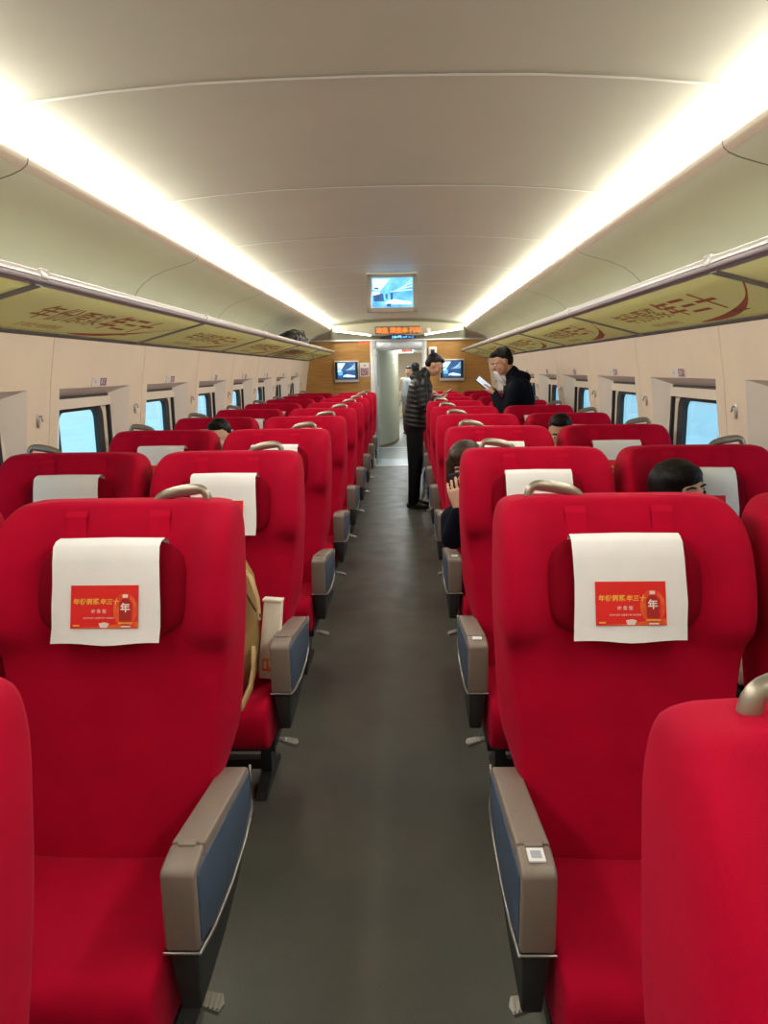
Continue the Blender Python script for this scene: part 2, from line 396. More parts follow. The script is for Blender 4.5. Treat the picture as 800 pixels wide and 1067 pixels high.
# cove panels beside the lamps (lip and green curved panel)
LIP = [(1.125, 2.27), (1.092, 2.262), (1.078, 2.245), (1.084, 2.226), (1.102, 2.212)]
GRN = [(1.102, 2.212), (1.135, 2.198), (1.19, 2.182), (1.27, 2.160), (1.35, 2.128), (1.405, 2.092), (1.446, 2.052), (1.472, 2.01), (1.478, 1.95), (1.476, 1.86), (1.472, 1.765)]
S0, PS = 4.42, 1.96
for side, nm in ((-1, 'trim_1'), (1, 'trim_2')):
    g = G(); bk = [(x+.012, z+.012) for x, z in LIP + GRN[1:]]
    g.add([(side*x, Y0, z) for x, z in bk] + [(side*x, Y1, z) for x, z in bk], [(i, i+1, i+1+len(bk), i+len(bk)) for i in range(len(bk)-1)], 'coveseam')
    t = struct(g.build(nm))
    gm = G()
    n = len(LIP); gm.add([(side*x, .003, z) for x, z in LIP] + [(side*x, PS-.003, z) for x, z in LIP], [(i, i+1, i+1+n, i+n) for i in range(n-1)], 'lip')
    n = len(GRN); gm.add([(side*x, .004, z) for x, z in GRN] + [(side*x, PS-.004, z) for x, z in GRN], [(i, i+1, i+1+n, i+n) for i in range(n-1)], 'cove')
    me = gm.mesh('cove_panel', True)
    for k in range(-4, 5):
        y = S0 + k*PS
        if y < Y0 - 1.5: continue
        if y > Y1 - .5: continue
        o = link('cove_panel', me, t); o.location.y = y
        if y + PS > Y1: o.scale.y = (Y1 - y)/PS
    if True:
        # the shell between lip and ceiling edge behind the lamp
        g = G(); g.add([(side*1.13, Y0, 2.23), (side*1.13, Y1, 2.23), (side*1.13, Y1, 2.40), (side*1.13, Y0, 2.40)], [(0, 1, 2, 3)], 'white'); g.build('lamp_housing', t)

# cove lamps: long luminous diffusers between lip and ceiling
for side, sn in ((-1, 'left'), (1, 'right')):
    g = G(); prof = [(1.098, 2.262), (1.082, 2.285), (1.072, 2.308), (1.066, 2.332)]
    n = 4; g.add([(side*x, Y0, z) for x, z in prof] + [(side*x, Y1-.06, z) for x, z in prof], [(i, i+1, i+1+n, i+n) for i in range(n-1)], 'lamp')
    e = empty('strip_light', (side*1.09, 5, 2.26)); o = g.build('diffuser', None); o.parent = e; o.matrix_parent_inverse = Matrix.Translation((-side*1.09, -5, -2.26))
    tag(e, 'long glowing cove light strip along the %s edge of the ceiling' % sn, 'light', None)

# unseen wall added behind the camera to stop sky light leaking in
g = G(); g.box((-1.75, Y0-.08, 0), (1.75, Y0, 2.5), 'wall'); struct(g.build('rear_light_block'))

# end wall: golden wood, silver header and door frame
ew = G()
ew.box((-1.75, Y1+.02, 0), (-.47, Y1+.1, 2.6), 'seam'); ew.box((.47, Y1+.02, 0), (1.75, Y1+.1, 2.6), 'seam'); ew.box((-.47, Y1+.02, 2.06), (.47, Y1+.1, 2.6), 'seam')
ew = struct(ew.build('wall_back'))
for x0, x1 in ((-1.62, -1.075), (-1.07, -.462), (.468, 1.03), (1.035, 1.62)):
    for z0, z1 in ((0, .9), (.905, 2.045)):
        g = G(); g.box((x0, Y1-.0, z0), (x1, Y1+.02, z1), 'wood'); g.build('wood_panel', ew)
g = G(); g.box((-1.45, Y1-.035, 2.048), (1.45, Y1+.02, 2.075), 'alu_white'); struct(g.build('trim_3', bevel=.004))
g = G()
g.box((-.462, Y1-.03, 0), (-.395, Y1+.02, 2.048), 'alu_white'); g.box((-.395, Y1-.02, 0), (-.36, Y1+.3, 2.048), 'alu')
g.box((.40, Y1-.02, 0), (.44, Y1+.3, 2.048), 'alu'); g.box((.44, Y1-.03, 0), (.468, Y1+.02, 2.048), 'alu_white')
g.box((-.36, Y1, 1.905), (.40, Y1+.28, 2.048), 'alu')
struct(g.build('door_1', bevel=.003))
g = G(); g.text('请勿吸烟', 'led_red', .05, (-.66, Y1-.038, 2.0), (1, 0, 0), (0, 0, 1)); g.build('red_lettering', ew)

# lunette above the header: dark recesses, curved end lamps and the display housing
g = G()
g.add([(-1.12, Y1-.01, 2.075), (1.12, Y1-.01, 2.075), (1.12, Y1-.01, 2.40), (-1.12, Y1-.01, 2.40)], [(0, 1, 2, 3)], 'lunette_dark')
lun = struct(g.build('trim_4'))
def arc(x, a=2.30, b=2.06, w=1.05): return a + (b - a) * (1 - abs(x)/w) ** 1.0
xs = [-1.05 + i*.07 for i in range(31)]
g = G()
lo = [(x, 2.075 + .155*(abs(x)/1.05)**.85 if abs(x) > .42 else 2.135) for x in xs]
hi = [(x, 2.345 - .06*(abs(x)/1.05)**2) for x in xs]
n = len(xs)
g.add([(x, Y1-.16, z) for x, z in lo] + [(x, Y1-.16, z) for x, z in hi] + [(x, Y1-.012, z) for x, z in lo], [(i, i+1, i+1+n, i+n) for i in range(n-1)] + [(i, i+1, i+1+2*n, i+2*n) for i in range(n-1)], 'lunette')
g.build('display_fascia', lun)
for s in (-1, 1):
    g = G(); a = [(s*(1.04 - i*.066), 2.075 + .155*((1.04 - i*.066)/1.05)**.85) for i in range(10)]
    g.tube([(x, Y1-.15, z-.012) for x, z in a], [(.010, .014)]*10, 'lamp_end', n=8)
    tag(g.build('end_light'), 'short curved light above the end wall, %s of the orange display' % ('left' if s < 0 else 'right'), 'light')
g = G(); pts = [(.30*math.cos(R(a)), .068*math.sin(R(a))) for a in range(0, 181, 12)]
g.prism([(x-.005, 2.076+z) for x, z in pts], Y1-.20, Y1-.165, 'dark', 'Y')
e = tag(g.build('indicator_panel'), 'black half-round indicator panel with blue symbols under the orange display', 'panel')
g = G(); g.text('▮◖▬ ▮▬◗ ▬▮', 'scr_blue', .05, (-.11, Y1-.203, 2.088), (1, 0, 0), (0, 0, 1)); g.box((-.07, Y1-.204, 2.085), (-.02, Y1-.201, 2.115), 'scr_blue'); g.box((.0, Y1-.204, 2.095), (.06, Y1-.201, 2.125), 'scr_blue'); g.box((.08, Y1-.204, 2.085), (.12, Y1-.201, 2.11), 'scr_blue'); g.build('blue_symbols', e)
g = G(); g.box((-.37, Y1-.185, 2.15), (.36, Y1-.162, 2.275), 'lunette_dark'); e = tag(g.build('message_display', bevel=.004), 'message display with orange glowing Chinese characters over the door', 'sign')
g = G(); g.text('欢迎 乘坐本 列车', 'led', .096, (-.345, Y1-.19, 2.172), (1, 0, 0), (0, 0, 1), bold=.012); g.build('led_lettering', e)
g = G(); g.box((.47, Y1-.19, 2.17), (.53, Y1-.16, 2.235), 'white'); g.ell((.5, Y1-.19, 2.165), (.02, .02, .03), 'white'); tag(g.build('smoke_detector', bevel=.006), 'small white detector right of the orange display', 'detector')

# vestibule and the next car beyond the door
g = G()
g.box((-.60, 12.57, 0), (-.50, 15.2, 2.119), 'vestw'); struct(g.build('wall_vestibule_left'))
g = G(); g.box((.60, 12.57, 0), (.68, 17.4, 2.119), 'vestw'); struct(g.build('wall_vestibule_right'))
g = G(); g.box((-.6, 12.5, 2.12), (1.7, 26, 2.2), 'white'); struct(g.build('ceiling'))
g = G(); path = [(-.60, 15.3), (-.47, 15.3), (-.38, 15.32), (-.28, 15.45), (-.18, 15.75), (-.10, 16.2), (-.05, 16.8), (-.03, 17.3), (-.6, 17.4)]
g.prism(path, 0.06, 2.115, 'vest', 'Z'); cab = g.build('toilet_cabin', smooth=False, bevel=.004); tag(cab, 'curved beige cabin wall seen through the open doorway', 'cabin')
g = G(); g.prism([(x*1.0+.004, y-.006) for x, y in path], 0, .06, 'seam', 'Z'); g.build('plinth', cab)
g = G(); g.tube([(-.345, 12.62, .60), (-.345, 12.62, 1.30)], [.016, .016], 'alu_white'); 
for z in (.62, 1.28): g.tube([(-.345, 12.62, z), (-.345, 12.72, z)], [.010, .010], 'alu_white')
g2 = G(); g2.box((-.50, 12.70, 0), (-.325, 12.74, 1.90), 'glass'); g2.box((-.335, 12.695, 0), (-.325, 12.745, 1.90), 'alu')
dl = struct(g2.build('door_2')); g.build('door_handle', dl, smooth=True)
g = G(); g.box((-1.7, 25.6, 0), (1.7, 25.7, 2.2), 'wall'); g.box((1.62, 17.4, 0), (1.7, 25.6, 2.2), 'wall'); g.box((-.6, 17.4, 0), (-.52, 25.6, 2.2), 'wall'); struct(g.build('wall_far'))
g = G(); g.box((.03, 17.5, 1.975), (.30, 17.53, 2.06), 'led_red'); e = tag(g.build('overhead_sign'), 'orange-red sign hanging beyond the doorway', 'sign')
g = G(); g.text('一等座', 'sticker', .055, (.08, 17.495, 1.995), (1, 0, 0), (0, 0, 1)); g.build('lettering', e)
for i, y in enumerate((13.6, 16.4, 20.5)):
    g = G(); g.box((-.15, y-.3 - (2 if i == 2 else 0), 2.100), (.35, y+.3 + (2.5 if i == 2 else 0), 2.119), 'vlamp')  # the last, long lamp is added to brighten the next car
    tag(g.build('ceiling_light'), ('square ceiling lamp just beyond the door', 'square ceiling lamp beside the curved cabin', 'long added ceiling lamp brightening the next car')[i], 'light')

# ------------------------------------------------------------------ outside
g = G(); g.box((14, -30, -1.6), (14.6, 90, .6), 'concrete'); g.box((13.9, -30, .60), (14.6, 90, .78), 'white_band'); g.box((13.95, -30, -.1), (14.0, 90, .12), 'concrete2')
g.box((13.95, -30, 1.5), (14.3, 90, 1.62), 'white_band'); g.box((14.2, -30, .78), (14.3, 90, 1.5), 'concrete')
tag(g.build('trackside_barrier'), 'pale banded trackside barrier outside the right windows', 'barrier')
g = G()
for k, (z, r) in enumerate(((2.2, .02), (1.2, .02), (3.3, .02))): g.tube([(-16, -20, z), (-16, 20, z-.25), (-16, 70, z)], [r, r, r], 'concrete2', n=6)
tag(g.build('overhead_cables'), 'thin cables strung outside the left windows', 'cable')
g = G(); g.box((-40, -60, -1.9), (40, 120, -1.6), 'concrete'); struct(g.build('ground'))

# ------------------------------------------------------------------ luggage racks
def ruled(s):
    return lambda x: 1.878 - .262 * (x - 1.04)
D0, PD = 4.35, 1.96
for side, sn in ((-1, 'left'), (1, 'right')):
    rack = empty('luggage_rack', (side*1.25, 5, 1.80)); inv = Matrix.Translation((-side*1.25, -5, -1.80))
    def ap(o, p=None):
        o.parent = p or rack
        if p is None: o.matrix_parent_inverse = inv
        return o
    tag(rack, 'long open luggage rack with printed yellow-green underside above the %s windows' % sn, 'luggage rack')
    # aluminium nose rail
    g = G(); pr = [(1.028, 1.874), (1.030, 1.892), (1.040, 1.898), (1.062, 1.892), (1.062, 1.870)]
    g.prism([(side*x, z) for x, z in pr], Y0, Y1-.15, 'rail', 'Y'); ap(g.build('rail', bevel=.002))
    g = G(); pr = [(1.030, 1.858), (1.028, 1.8735), (1.062, 1.8695), (1.062, 1.852)]
    g.prism([(side*x, z) for x, z in pr], Y0, Y1-.15, 'rail_lo', 'Y'); ap(g.build('rail_lining', bevel=.002))
    g = G(); g.prism([(side*1.44, 1.748), (side*1.478, 1.74), (side*1.478, 1.772), (side*1.44, 1.775)], Y0, Y1, 'gasket', 'Y'); ap(g.build('wall_gasket'))
    zf = lambda x: 1.858 - .262*(x-1.04)
    for k in range(-4, 5):
        y0 = D0 + (k-1)*PD; y1 = y0 + PD
        y0 = max(y0, Y0); y1 = min(y1, Y1-.15)
        if y1 <= y0 + .1: continue
        xa, xb = 1.05, 1.455
        g = G(); g.prism([(side*xa, zf(xa)), (side*xb, zf(xb)), (side*xb, zf(xb)+.012), (side*xa, zf(xa)+.012)], y0+.022, y1-.022, 'shelf', 'Y')
        sp = ap(g.build('shelf_panel'))
        g = G(); g.prism([(side*xa, zf(xa)-.006), (side*xb, zf(xb)-.006), (side*xb, zf(xb)+.014), (side*xa, zf(xa)+.014)], y1-.022, y1+.022, 'shelf_end', 'Y')
        ap(g.build('shelf_divider'))
        g = G(); g.box((side*1.045-.02, y1-.025, 1.868), (side*1.045+.02, y1+.025, 1.902), 'rail'); ap(g.build('rail_clip', bevel=.004))
        if y1 - y0 < 1.5: continue
        # printed advert: calligraphy and a brush stroke, read from the aisle
        ux = Vector((0, 1, 0)) if side < 0 else Vector((0, -1, 0)); uy = Vector((-side*1, 0, .262)).normalized()
        ys = y0 + .35 if side < 0 else y1 - .35
        d = 1 if side < 0 else -1
        def P(t, w): return Vector((side*(1.455 - w*.965), ys + d*t, zf(1.455 - w*.965) - .0015))
        g = G(); g.text('年份原浆', 'print_brown', .155, P(0, .17), ux, uy, bold=.012)
        g.text('年三十', 'print_red2', .19, P(.62, .16), ux, uy, bold=.02, shear=.3)
        g.text('浓香型 纯粮酿造', 'print_brown', .05, P(.1, .07), ux, uy)
        pts = []
        for q in range(13):
            t = q/12; pts.append((.62 + .95*t, .045 + .26*t**2.2, .004 + .016*math.sin(min(1, t*1.25)*math.pi)*(1 if t < .8 else 0)))
        vs = [P(a, w-h) for a, w, h in pts] + [P(a, w+h) for a, w, h in pts]
        g.add(vs, [(i, i+1, i+14, i+13) for i in range(12)], 'print_red2')
        vs = [P(1.0+.2*q/6, .10 + .012*math.sin(q*math.pi/6)) for q in range(7)] + [P(1.0+.2*q/6, .10 - .012*math.sin(q*math.pi/6)) for q in range(7)]
        g.add(vs, [(i, i+1, i+8, i+7) for i in range(6)], 'print_green')
        o = ap(g.build('printed_advert'), sp)

# ------------------------------------------------------------------ seats
YF = lambda z: .045 + (z - .42) * .275          # front face of the backrest (local y; armrest front is y = -.3)
def backrest_rings(g, sq=0):
    #      z     half w  inner a  wing   rear half w  thick
    T = [(.400, .215, .16, .000, .190, .075),
         (.420, .235, .17, .000, .205, .110),
         (.480, .245, .18, .004, .225, .130),
         (.580, .252, .19, .006, .250, .140),
         (.680, .258, .20, .008, .292, .148),
         (.760, .264, .205, .010, .298, .150),
         (.840, .276, .205, .018, .300, .150),
         (.885, .284, .195, .022, .301, .150),
         (.920, .290, .190, .040, .302, .150),
         (.945, .298, .188, .078, .302, .149),
         (.985, .303, .188, .098, .303, .148),
         (1.04, .305, .189, .100, .303, .145),
         (1.12, .303, .194, .098, .300, .140),
         (1.175, .297, .20, .082, .295, .132),
         (1.210, .288, .21, .058, .286, .122),
         (1.235, .274, .20, .036, .270, .105),
         (1.250, .255, .18, .018, .250, .080),
         (1.257, .225, .15, .012, .215, .050)]
    rings = []
    for i, (z, w, a, wg, wr, th) in enumerate(T):
        yf = YF(z) + (.012 if i >= 15 else 0) + (.018 if i == 17 else 0)
        half = [(0, yf), (a*.55, yf), (a*.9, yf - wg*.12), (a+.022, yf - wg*.66), ((a+.02+w)/2+.012, yf - wg*1.0), (w-.012, yf - wg*.86), (w, yf - wg*.45+.012),
                ((w+wr)/2, yf + th*.45), (wr, yf + th*.75), (wr-.012, yf + th*.95), (wr*.75, yf + th), (0, yf + th)]
        ring = [(x, y) for x, y in half] + [(-x, y) for x, y in half[1:-1][::-1]]
        k = 1 + {13: .018, 14: .035, 15: .062, 16: .085, 17: .13}.get(i, 0)
        rings.append([(x*(k if x*sq > 0 else 1), y, z) for x, y in ring])
    g.loft(rings, 'red')
def pillow(g):
    n = 28; rings = []
    zc, yc, hw, hh = 1.052, YF(1.052) - .006, .194, .122
    for i in range(9):
        a = -math.pi/2 + math.pi*i/8; t = max(-.999, min(.999, math.sin(a))); sc = (1 - abs(t)**3.2)**(1/3.2) if abs(t) < 1 else 0
        sc = max(sc, .55); dy = -t*.058
        ring = []
        for k in range(n):
            q = 2*math.pi*k/n; c, s_ = math.cos(q), math.sin(q); e = 2/3.0
            x = hw*sc*math.copysign(abs(c)**e, c); z = hh*sc*math.copysign(abs(s_)**e, s_)
            y = yc + dy + .010*(abs(x)/hw)**2*(-1 if t < 0 else 0) + z*.275
            # shallow waist where the head rests
            if t > 0: y += .010*math.cos(min(1, abs(z)/hh)*math.pi/2)*(1 - (x/hw)**2)
            ring.append((x, y, zc + z))
        rings.append(ring)
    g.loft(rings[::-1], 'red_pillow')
CW = .131
def cover_pts():
    """side profile of the head cover from behind the pillow over its top and down the front"""
    f = lambda z, d: YF(z) - d
    return [(f(1.08, -.004), 1.12), (f(1.15, .0), 1.150), (f(1.168, .014), 1.171), (f(1.176, .034), 1.180), (f(1.176, .054), 1.177), (f(1.165, .067), 1.165),
            (f(1.13, .0725), 1.13), (f(1.08, .073), 1.08), (f(1.03, .073), 1.03), (f(.98, .073), .98), (f(.943, .075), .943)]
def cover(g):
    P = cover_pts(); N = 10; vs = []
    for j in range(N+1):
        x = -CW + 2*CW*j/N
        for i, (y, z) in enumerate(P):
            wob = .0016*math.sin(j*1.9 + i*.8) * (1 if i > 3 else .3); fl = .006*(abs(x)/CW)**3*(1 if i > 5 else 0)
            vs.append((x*(1 - .012*(i < 8)) + .002*math.sin(i), y - .0 + wob*.4 + (fl if i > 8 else 0) - .001, z + (.003*math.sin(j*.9) if i == len(P)-1 else 0) - (.002*abs(x)/CW if i in (2, 3, 4) else 0)))
    n = len(P)
    g.add(vs, [(j*n+i, j*n+i+1, (j+1)*n+i+1, (j+1)*n+i) for j in range(N) for i in range(n-1)], 'cloth')
def ad_mesh():
    g = G(); up = Vector((0, .275, 1)).normalized(); ux = Vector((1, 0, 0))
    o0 = Vector((.0, YF(1.029) - .0765, 1.029)); ux = ux*.91; up = up*.88
    def Q(x, v, lift=0): return o0 + ux*x + up*v + Vector((0, -1, .275)).normalized()*lift
    def rect(x0, v0, x1, v1, m, l): g.add([Q(x0, v0, l), Q(x1, v0, l), Q(x1, v1, l), Q(x0, v1, l)], [(0, 1, 2, 3)], m)
    rect(-.0895, -.058, .0895, .058, 'ad_red', 0)
    n = 16; g.add([Q(.055 + .032*math.cos(2*math.pi*k/n), -.008 + .045*math.sin(2*math.pi*k/n), .0004) for k in range(n)], [tuple(range(n))], 'ad_orange')
    g.add([Q(-.085, -.057, .0004), Q(.089, -.057, .0004), Q(.089, -.040, .0004), Q(.05, -.044, .0004), Q(.0, -.052, .0004)], [(0, 1, 2, 3, 4)], 'ad_orange')
    g.text('年份原浆', 'ad_gold', .0172, Q(-.082, .008, .0008), ux, up, bold=.03)
    g.text('年三十', 'ad_gold', .0165, Q(-.012, .008, .0008), ux, up, bold=.03, shear=.2, align='LEFT')
    g.text('浓 香 型', 'ad_pale', .0115, Q(-.015, -.016, .0008), ux, up, align='CENTER')
    g.text('一      一', 'ad_pale', .010, Q(-.015, -.0155, .0008), ux, up, align='CENTER')
    g.text('为时代举杯 为国家干杯 共庆新年', 'ad_pale', .0056, Q(-.015, -.032, .0008), ux, up, align='CENTER')
    # bottle
    g.add([Q(x+.003, v, .0009) for x, v in ((.038, -.040), (.072, -.040), (.073, .010), (.063, .022), (.063, .034), (.047, .034), (.047, .022), (.037, .010))], [tuple(range(8))], 'ad_red')
    g.add([Q(x, v, .0012) for x, v in ((.040, -.038), (.070, -.038), (.071, .009), (.061, .021), (.049, .021), (.039, .009))], [tuple(range(6))], 'ad_dark')
    rect(.048, .024, .062, .033, 'ad_pale', .0014)
    g.text('年', 'ad_pale', .026, Q(.055, -.012, .0016), ux, up, align='CENTER', bold=.03)
    rect(.038, -.046, .074, -.042, 'ad_gold', .0012)
    g.add([Q(x, v, .0012) for x, v in ((-.010, -.056), (.008, -.056), (.014, -.045), (.002, -.041), (-.014, -.044))], [tuple(range(5))], 'ad_pale')
    rect(-.082, -.052, -.065, -.048, 'ad_gold', .001); rect(.045, -.055, .07, -.051, 'ad_pale', .0012)
    return g
def cushion(g):
    # closed profile (y, z) swept across with rounded sides
    prof = [(.075, .40), (.055, .432), (-.02, .438), (-.15, .440), (-.27, .450), (-.335, .455), (-.375, .440), (-.392, .40), (-.388, .34), (-.365, .295), (-.32, .275), (-.15, .275), (.07, .28)]
    cy, cz = -.16, .36; rings = []
    for x, k in ((-.243, .80), (-.240, .93), (-.230, .985), (-.21, 1.0), (-.12, .995), (0, .985), (.12, .995), (.21, 1.0), (.230, .985), (.240, .93), (.243, .80)):
        rings.append([(x, cy + (y-cy)*(1 - (1-k)*.5), cz + (z-cz)*k + (.010 if abs(x) > .2 and z > .4 and k > .9 else 0)) for y, z in prof])
    g.loft(rings, 'red')
def armrest(xin, xout, panel=True):
    """side console; xin..xout across, local y from -.3"""
    out = {}
    x0, x1 = min(xin, xout), max(xin, xout); so = 1 if xout > xin else -1
    body = [(-.300, .475), (-.300, .640), (-.286, .650), (-.222, .655)]
    cap = [(-.219, .6555), (.170, .595), (.182, .585), (.186, .470), (.10, .440), (-.05, .432), (-.20, .448), (-.219, .458)]
    g = G(); g.prism(body + [(-.222, .461)], x0, x1, 'taupe', 'X'); out['armrest_cap'] = (g, .007)
    g = G(); g.prism(cap, x0, x1, 'taupe', 'X'); out['armrest_body'] = (g, .006)
    sk = [(-.296, .340), (-.296, .476), (-.20, .447), (-.05, .431), (.10, .438), (.180, .466), (.176, .430), (.05, .372), (-.10, .345), (-.22, .338)]
    ins = .006
    g = G(); rings = []
    for x, k in ((x0+ins, 0), (x1-ins, 0)):
        rings.append([(x, y, z) for y, z in sk])
    # taper the skirt towards its foot
    rings = [[(x + (so*.0 if (x > (x0+x1)/2) == (so > 0) else so*.016*max(0, (.46-z)/.12)), y, z) for x, y, z in r] for r in rings]
    g.loft(rings, 'skirt'); out['armrest_skirt'] = (g, .005)
    if panel:
        g = G(); xo = xout + so*.003; pn = [(-.286, .486), (-.286, .630), (-.275, .637), (.165, .578), (.172, .570), (.172, .484), (.09, .455), (-.05, .447), (-.20, .462)]
        g.prism(pn, xout - so*.004, xo, 'steelblue', 'X'); out['side_panel'] = (g, .0015)
        g = G(); ln = [(-.302, .474), (-.20, .446), (-.05, .430), (.10, .438), (.188, .468), (.190, .585)]
        g.tube([(xout + so*.001, y, z) for y, z in ln], [.0045]*6, 'silver', n=6)
        g.tube([(xin, -.302, .474), (xout, -.302, .474)], [.003, .003], 'silver', n=6)
        out['trim_line'] = (g, 0)
    g = G(); g.box(((x0+x1)/2-.018, -.232, .652), ((x0+x1)/2+.018, -.212, .659), 'taupe'); out['release_latch'] = (g, .002)
    return out
def handle(g, s):
    """grab handle on the top of the backrest; s = side of its tall end"""
    yt = YF(1.25) + .052
    pts = [(s*.210, yt, 1.215), (s*.212, yt, 1.250), (s*.210, yt, 1.268), (s*.200, yt, 1.279), (s*.188, yt, 1.281), (s*.150, yt, 1.277), (s*.110, yt, 1.269), (s*.088, yt, 1.260), (s*.078, yt, 1.246), (s*.076, yt, 1.215)]
    g.tube(pts, [(.013, .0105), (.0125, .010), (.0125, .010), (.013, .009), (.0155, .0085), (.0165, .008), (.015, .008), (.013, .0085), (.012, .010), (.012, .010)], 'handle', n=12, ref=(0, 1, 0))
def pedal(g, s):
    """foot lever sticking out to the aisle, below the console"""
    T = Matrix.Translation((s*.24, -.146, .222)) @ Matrix.Rotation(s*R(14), 4, 'Y')
    h = G(); h.tube([(-s*.06, 0, 0), (s*.02, 0, 0)], [(.008, .010), (.008, .010)], 'silver', n=8)
    h.prism([(s*.012, -.016), (s*.062, -.024), (s*.070, .0), (s*.062, .024), (s*.012, .018)], -.006, .004, 'silver', 'Z')
    for k in range(4): h.box((min(s*(.026+k*.010), s*(.031+k*.010)), -.02, .004), (max(s*(.026+k*.010), s*(.031+k*.010)), .02, .007), 'handle')
    h.tube([(-s*.05, 0, 0), (-s*.07, .04, .05)], [.008, .008], 'under', n=8)
    for f, k in zip(h.f, h.m): pass
    o = len(g.v); g.v += [tuple(T @ Vector(v)) for v in h.v]
    mp = [g.mi([n for n, q in M.items() if q == mt][0]) for mt in h.mats]
    for f, k in zip(h.f, h.m): g.f.append([i + o for i in f]); g.m.append(mp[k])
def pedestal(g):
    for x in (-.17, .17):
        g.prism([(-.20, 0), (.12, 0), (.10, .03), (.02, .05), (.02, .24), (.06, .27), (-.22, .27), (-.08, .24), (-.08, .05), (-.18, .03)], x-.02, x+.02, 'under', 'X')
    g.box((-.24, -.26, .235), (.24, .12, .272), 'under'); g.box((-.17, -.06, .05), (.17, -.02, .09), 'under')
AD = ad_mesh()
def share(proto_mesh, name, parent): return link(name, proto_mesh, parent)
_sm = {}
def part(key, name, fn, parent, **kw):
    if key not in _sm:
        g = G(); fn(g); o = g.build(name, parent, **kw); _sm[key] = o.data; return o
    return link(name, _sm[key], parent)
AD_ME = AD.mesh('printed_panel')
def backrest_finish(o): pass
def seat(aisle, s):
    """s = local side of handle (aisle side for aisle seats, window side for window seats)"""
    e = empty('train_seat')
    b = part('back%d' % s, 'backrest', lambda g: backrest_rings(g, s), e, smooth=True)
    if not b.modifiers:
        pass
    b = part('pillow', 'headrest_pillow', pillow, e, smooth=True)
    c = part('cover', 'headrest_cover', cover, e, smooth=True)
    link('printed_panel', AD_ME, c)
    for x in (-.105, .105):
        def strap(g, x=x):
            zs = [1.10, 1.16, 1.20, 1.222, 1.236]
            g.add([(x-.026, YF(z)-.0035 + (.008 if i == 4 else 0), z) for i, z in enumerate(zs)] + [(x+.026, YF(z)-.0035 + (.008 if i == 4 else 0), z) for i, z in enumerate(zs)], [(i, i+1, i+6, i+5) for i in range(4)], 'red_hem')
        part('strap%.1f' % x, 'fabric_band', strap, e)
    part('cushion', 'seat_cushion', cushion, e, smooth=True)
    part('ped', 'pedestal', pedestal, e)
    part('handle%d' % s, 'grab_handle', lambda g: handle(g, s), e, smooth=True)
    ends = []
    if aisle:
        arms = [('a%d' % s, armrest(s*.245, s*.313)), ('m%d' % s, armrest(-s*.289, -s*.333, False))]
        part('pedal%d' % s, 'pedal', lambda g: pedal(g, s), e)
    else:
        arms = [('w%d' % s, armrest(s*.262, s*.306, False))]
    for key, d in arms:
        ar = None
        for nm in ('armrest_body', 'armrest_cap', 'armrest_skirt', 'side_panel', 'trim_line', 'release_latch'):
            if nm not in d: continue
            gg, bv = d[nm]
            k = key + nm
            if k not in _sm:
                o = gg.build('armrest' if nm == 'armrest_body' else nm, ar or e, bevel=bv, seg=2, smooth=not bv); _sm[k] = o.data
            else: o = link('armrest' if nm == 'armrest_body' else nm, _sm[k], ar or e)
            if nm == 'armrest_body': ar = o
    return e
# smoother seat surfaces
ORD = ['nearest the camera at the picture edge', 'second row from the camera', 'third row from the camera', 'fourth row from the camera', 'fifth row from the camera', 'sixth row from the camera', 'seventh row from the camera', 'eighth row from the camera', 'ninth row from the camera', 'last row before the wooden end wall']
XS = .620; XW_ = 1.248; RP = 1.16
protos = {}
seats = {}
for (aisle, side) in ((True, -1), (True, 1), (False, -1), (False, 1)):
    s = -side if aisle else side
    for k in range(-1, 9):
        key = (aisle, side)
        if key not in protos: o = protos[key] = seat(aisle, s)
        else: o = dup(protos[key])
        # small measured differences between rows
        dy = {(-1, -1): .03, (-1, 1): -.045}.get((k, side), 0)
        o.location = (side*((XS if aisle else XW_) + (.006 if (k, side) == (-1, 1) else 0)), 1.226 + .3 + k*RP + dy, 0)
        seats[(aisle, side, k)] = o
        extra = {(True, -1, 1): ', tan bag on it', (True, 1, 2): ', long-haired woman in it'}.get((aisle, side, k), '')
        lab = 'red %s seat left of the aisle' if side < 0 else 'red %s seat right of the aisle'
        tag(o, (lab % ('aisle-side' if aisle else 'window-side')) + ', ' + ORD[k+1] + extra, 'seat', 'red first class seats in rows')
# subdivision on the soft parts, baked once into the shared meshes
for key in ('back1', 'back-1', 'pillow', 'cushion', 'handle1', 'handle-1'):
    me = _sm[key]; ob = bpy.data.objects.new('tmp', me.copy()); C.objects.link(ob)
    md = ob.modifiers.new('s', 'SUBSURF'); md.levels = 1
    bpy.context.view_layer.update()
    m2 = bpy.data.meshes.new_from_object(ob.evaluated_get(bpy.context.evaluated_depsgraph_get()))
    m2.polygons.foreach_set('use_smooth', [True]*len(m2.polygons))
    for o in list(C.objects):
        if o.type == 'MESH' and o.data == me: o.data = m2
    bpy.data.objects.remove(ob)
# white stickers on a few right-hand armrests
def sticker(k, big):
    o = seats[(True, 1, k)]
    ar = [c for c in o.children if c.name.startswith('armrest')][0]
    g = G(); x = -.279
    if big:
        g.box((x-.016, -.275, .6525), (x+.016, -.235, .6565), 'sticker'); g.box((x-.010, -.266, .6565), (x+.010, -.244, .657), 'sticker_grey')
    else: g.box((x-.016, -.262, .6530), (x+.016, -.236, .6565), 'sticker')
    b = g.build('sticker', ar); b['label'] = 'small white sticker on the armrest end'
for k in range(0, 4): sticker(k, k == 0)

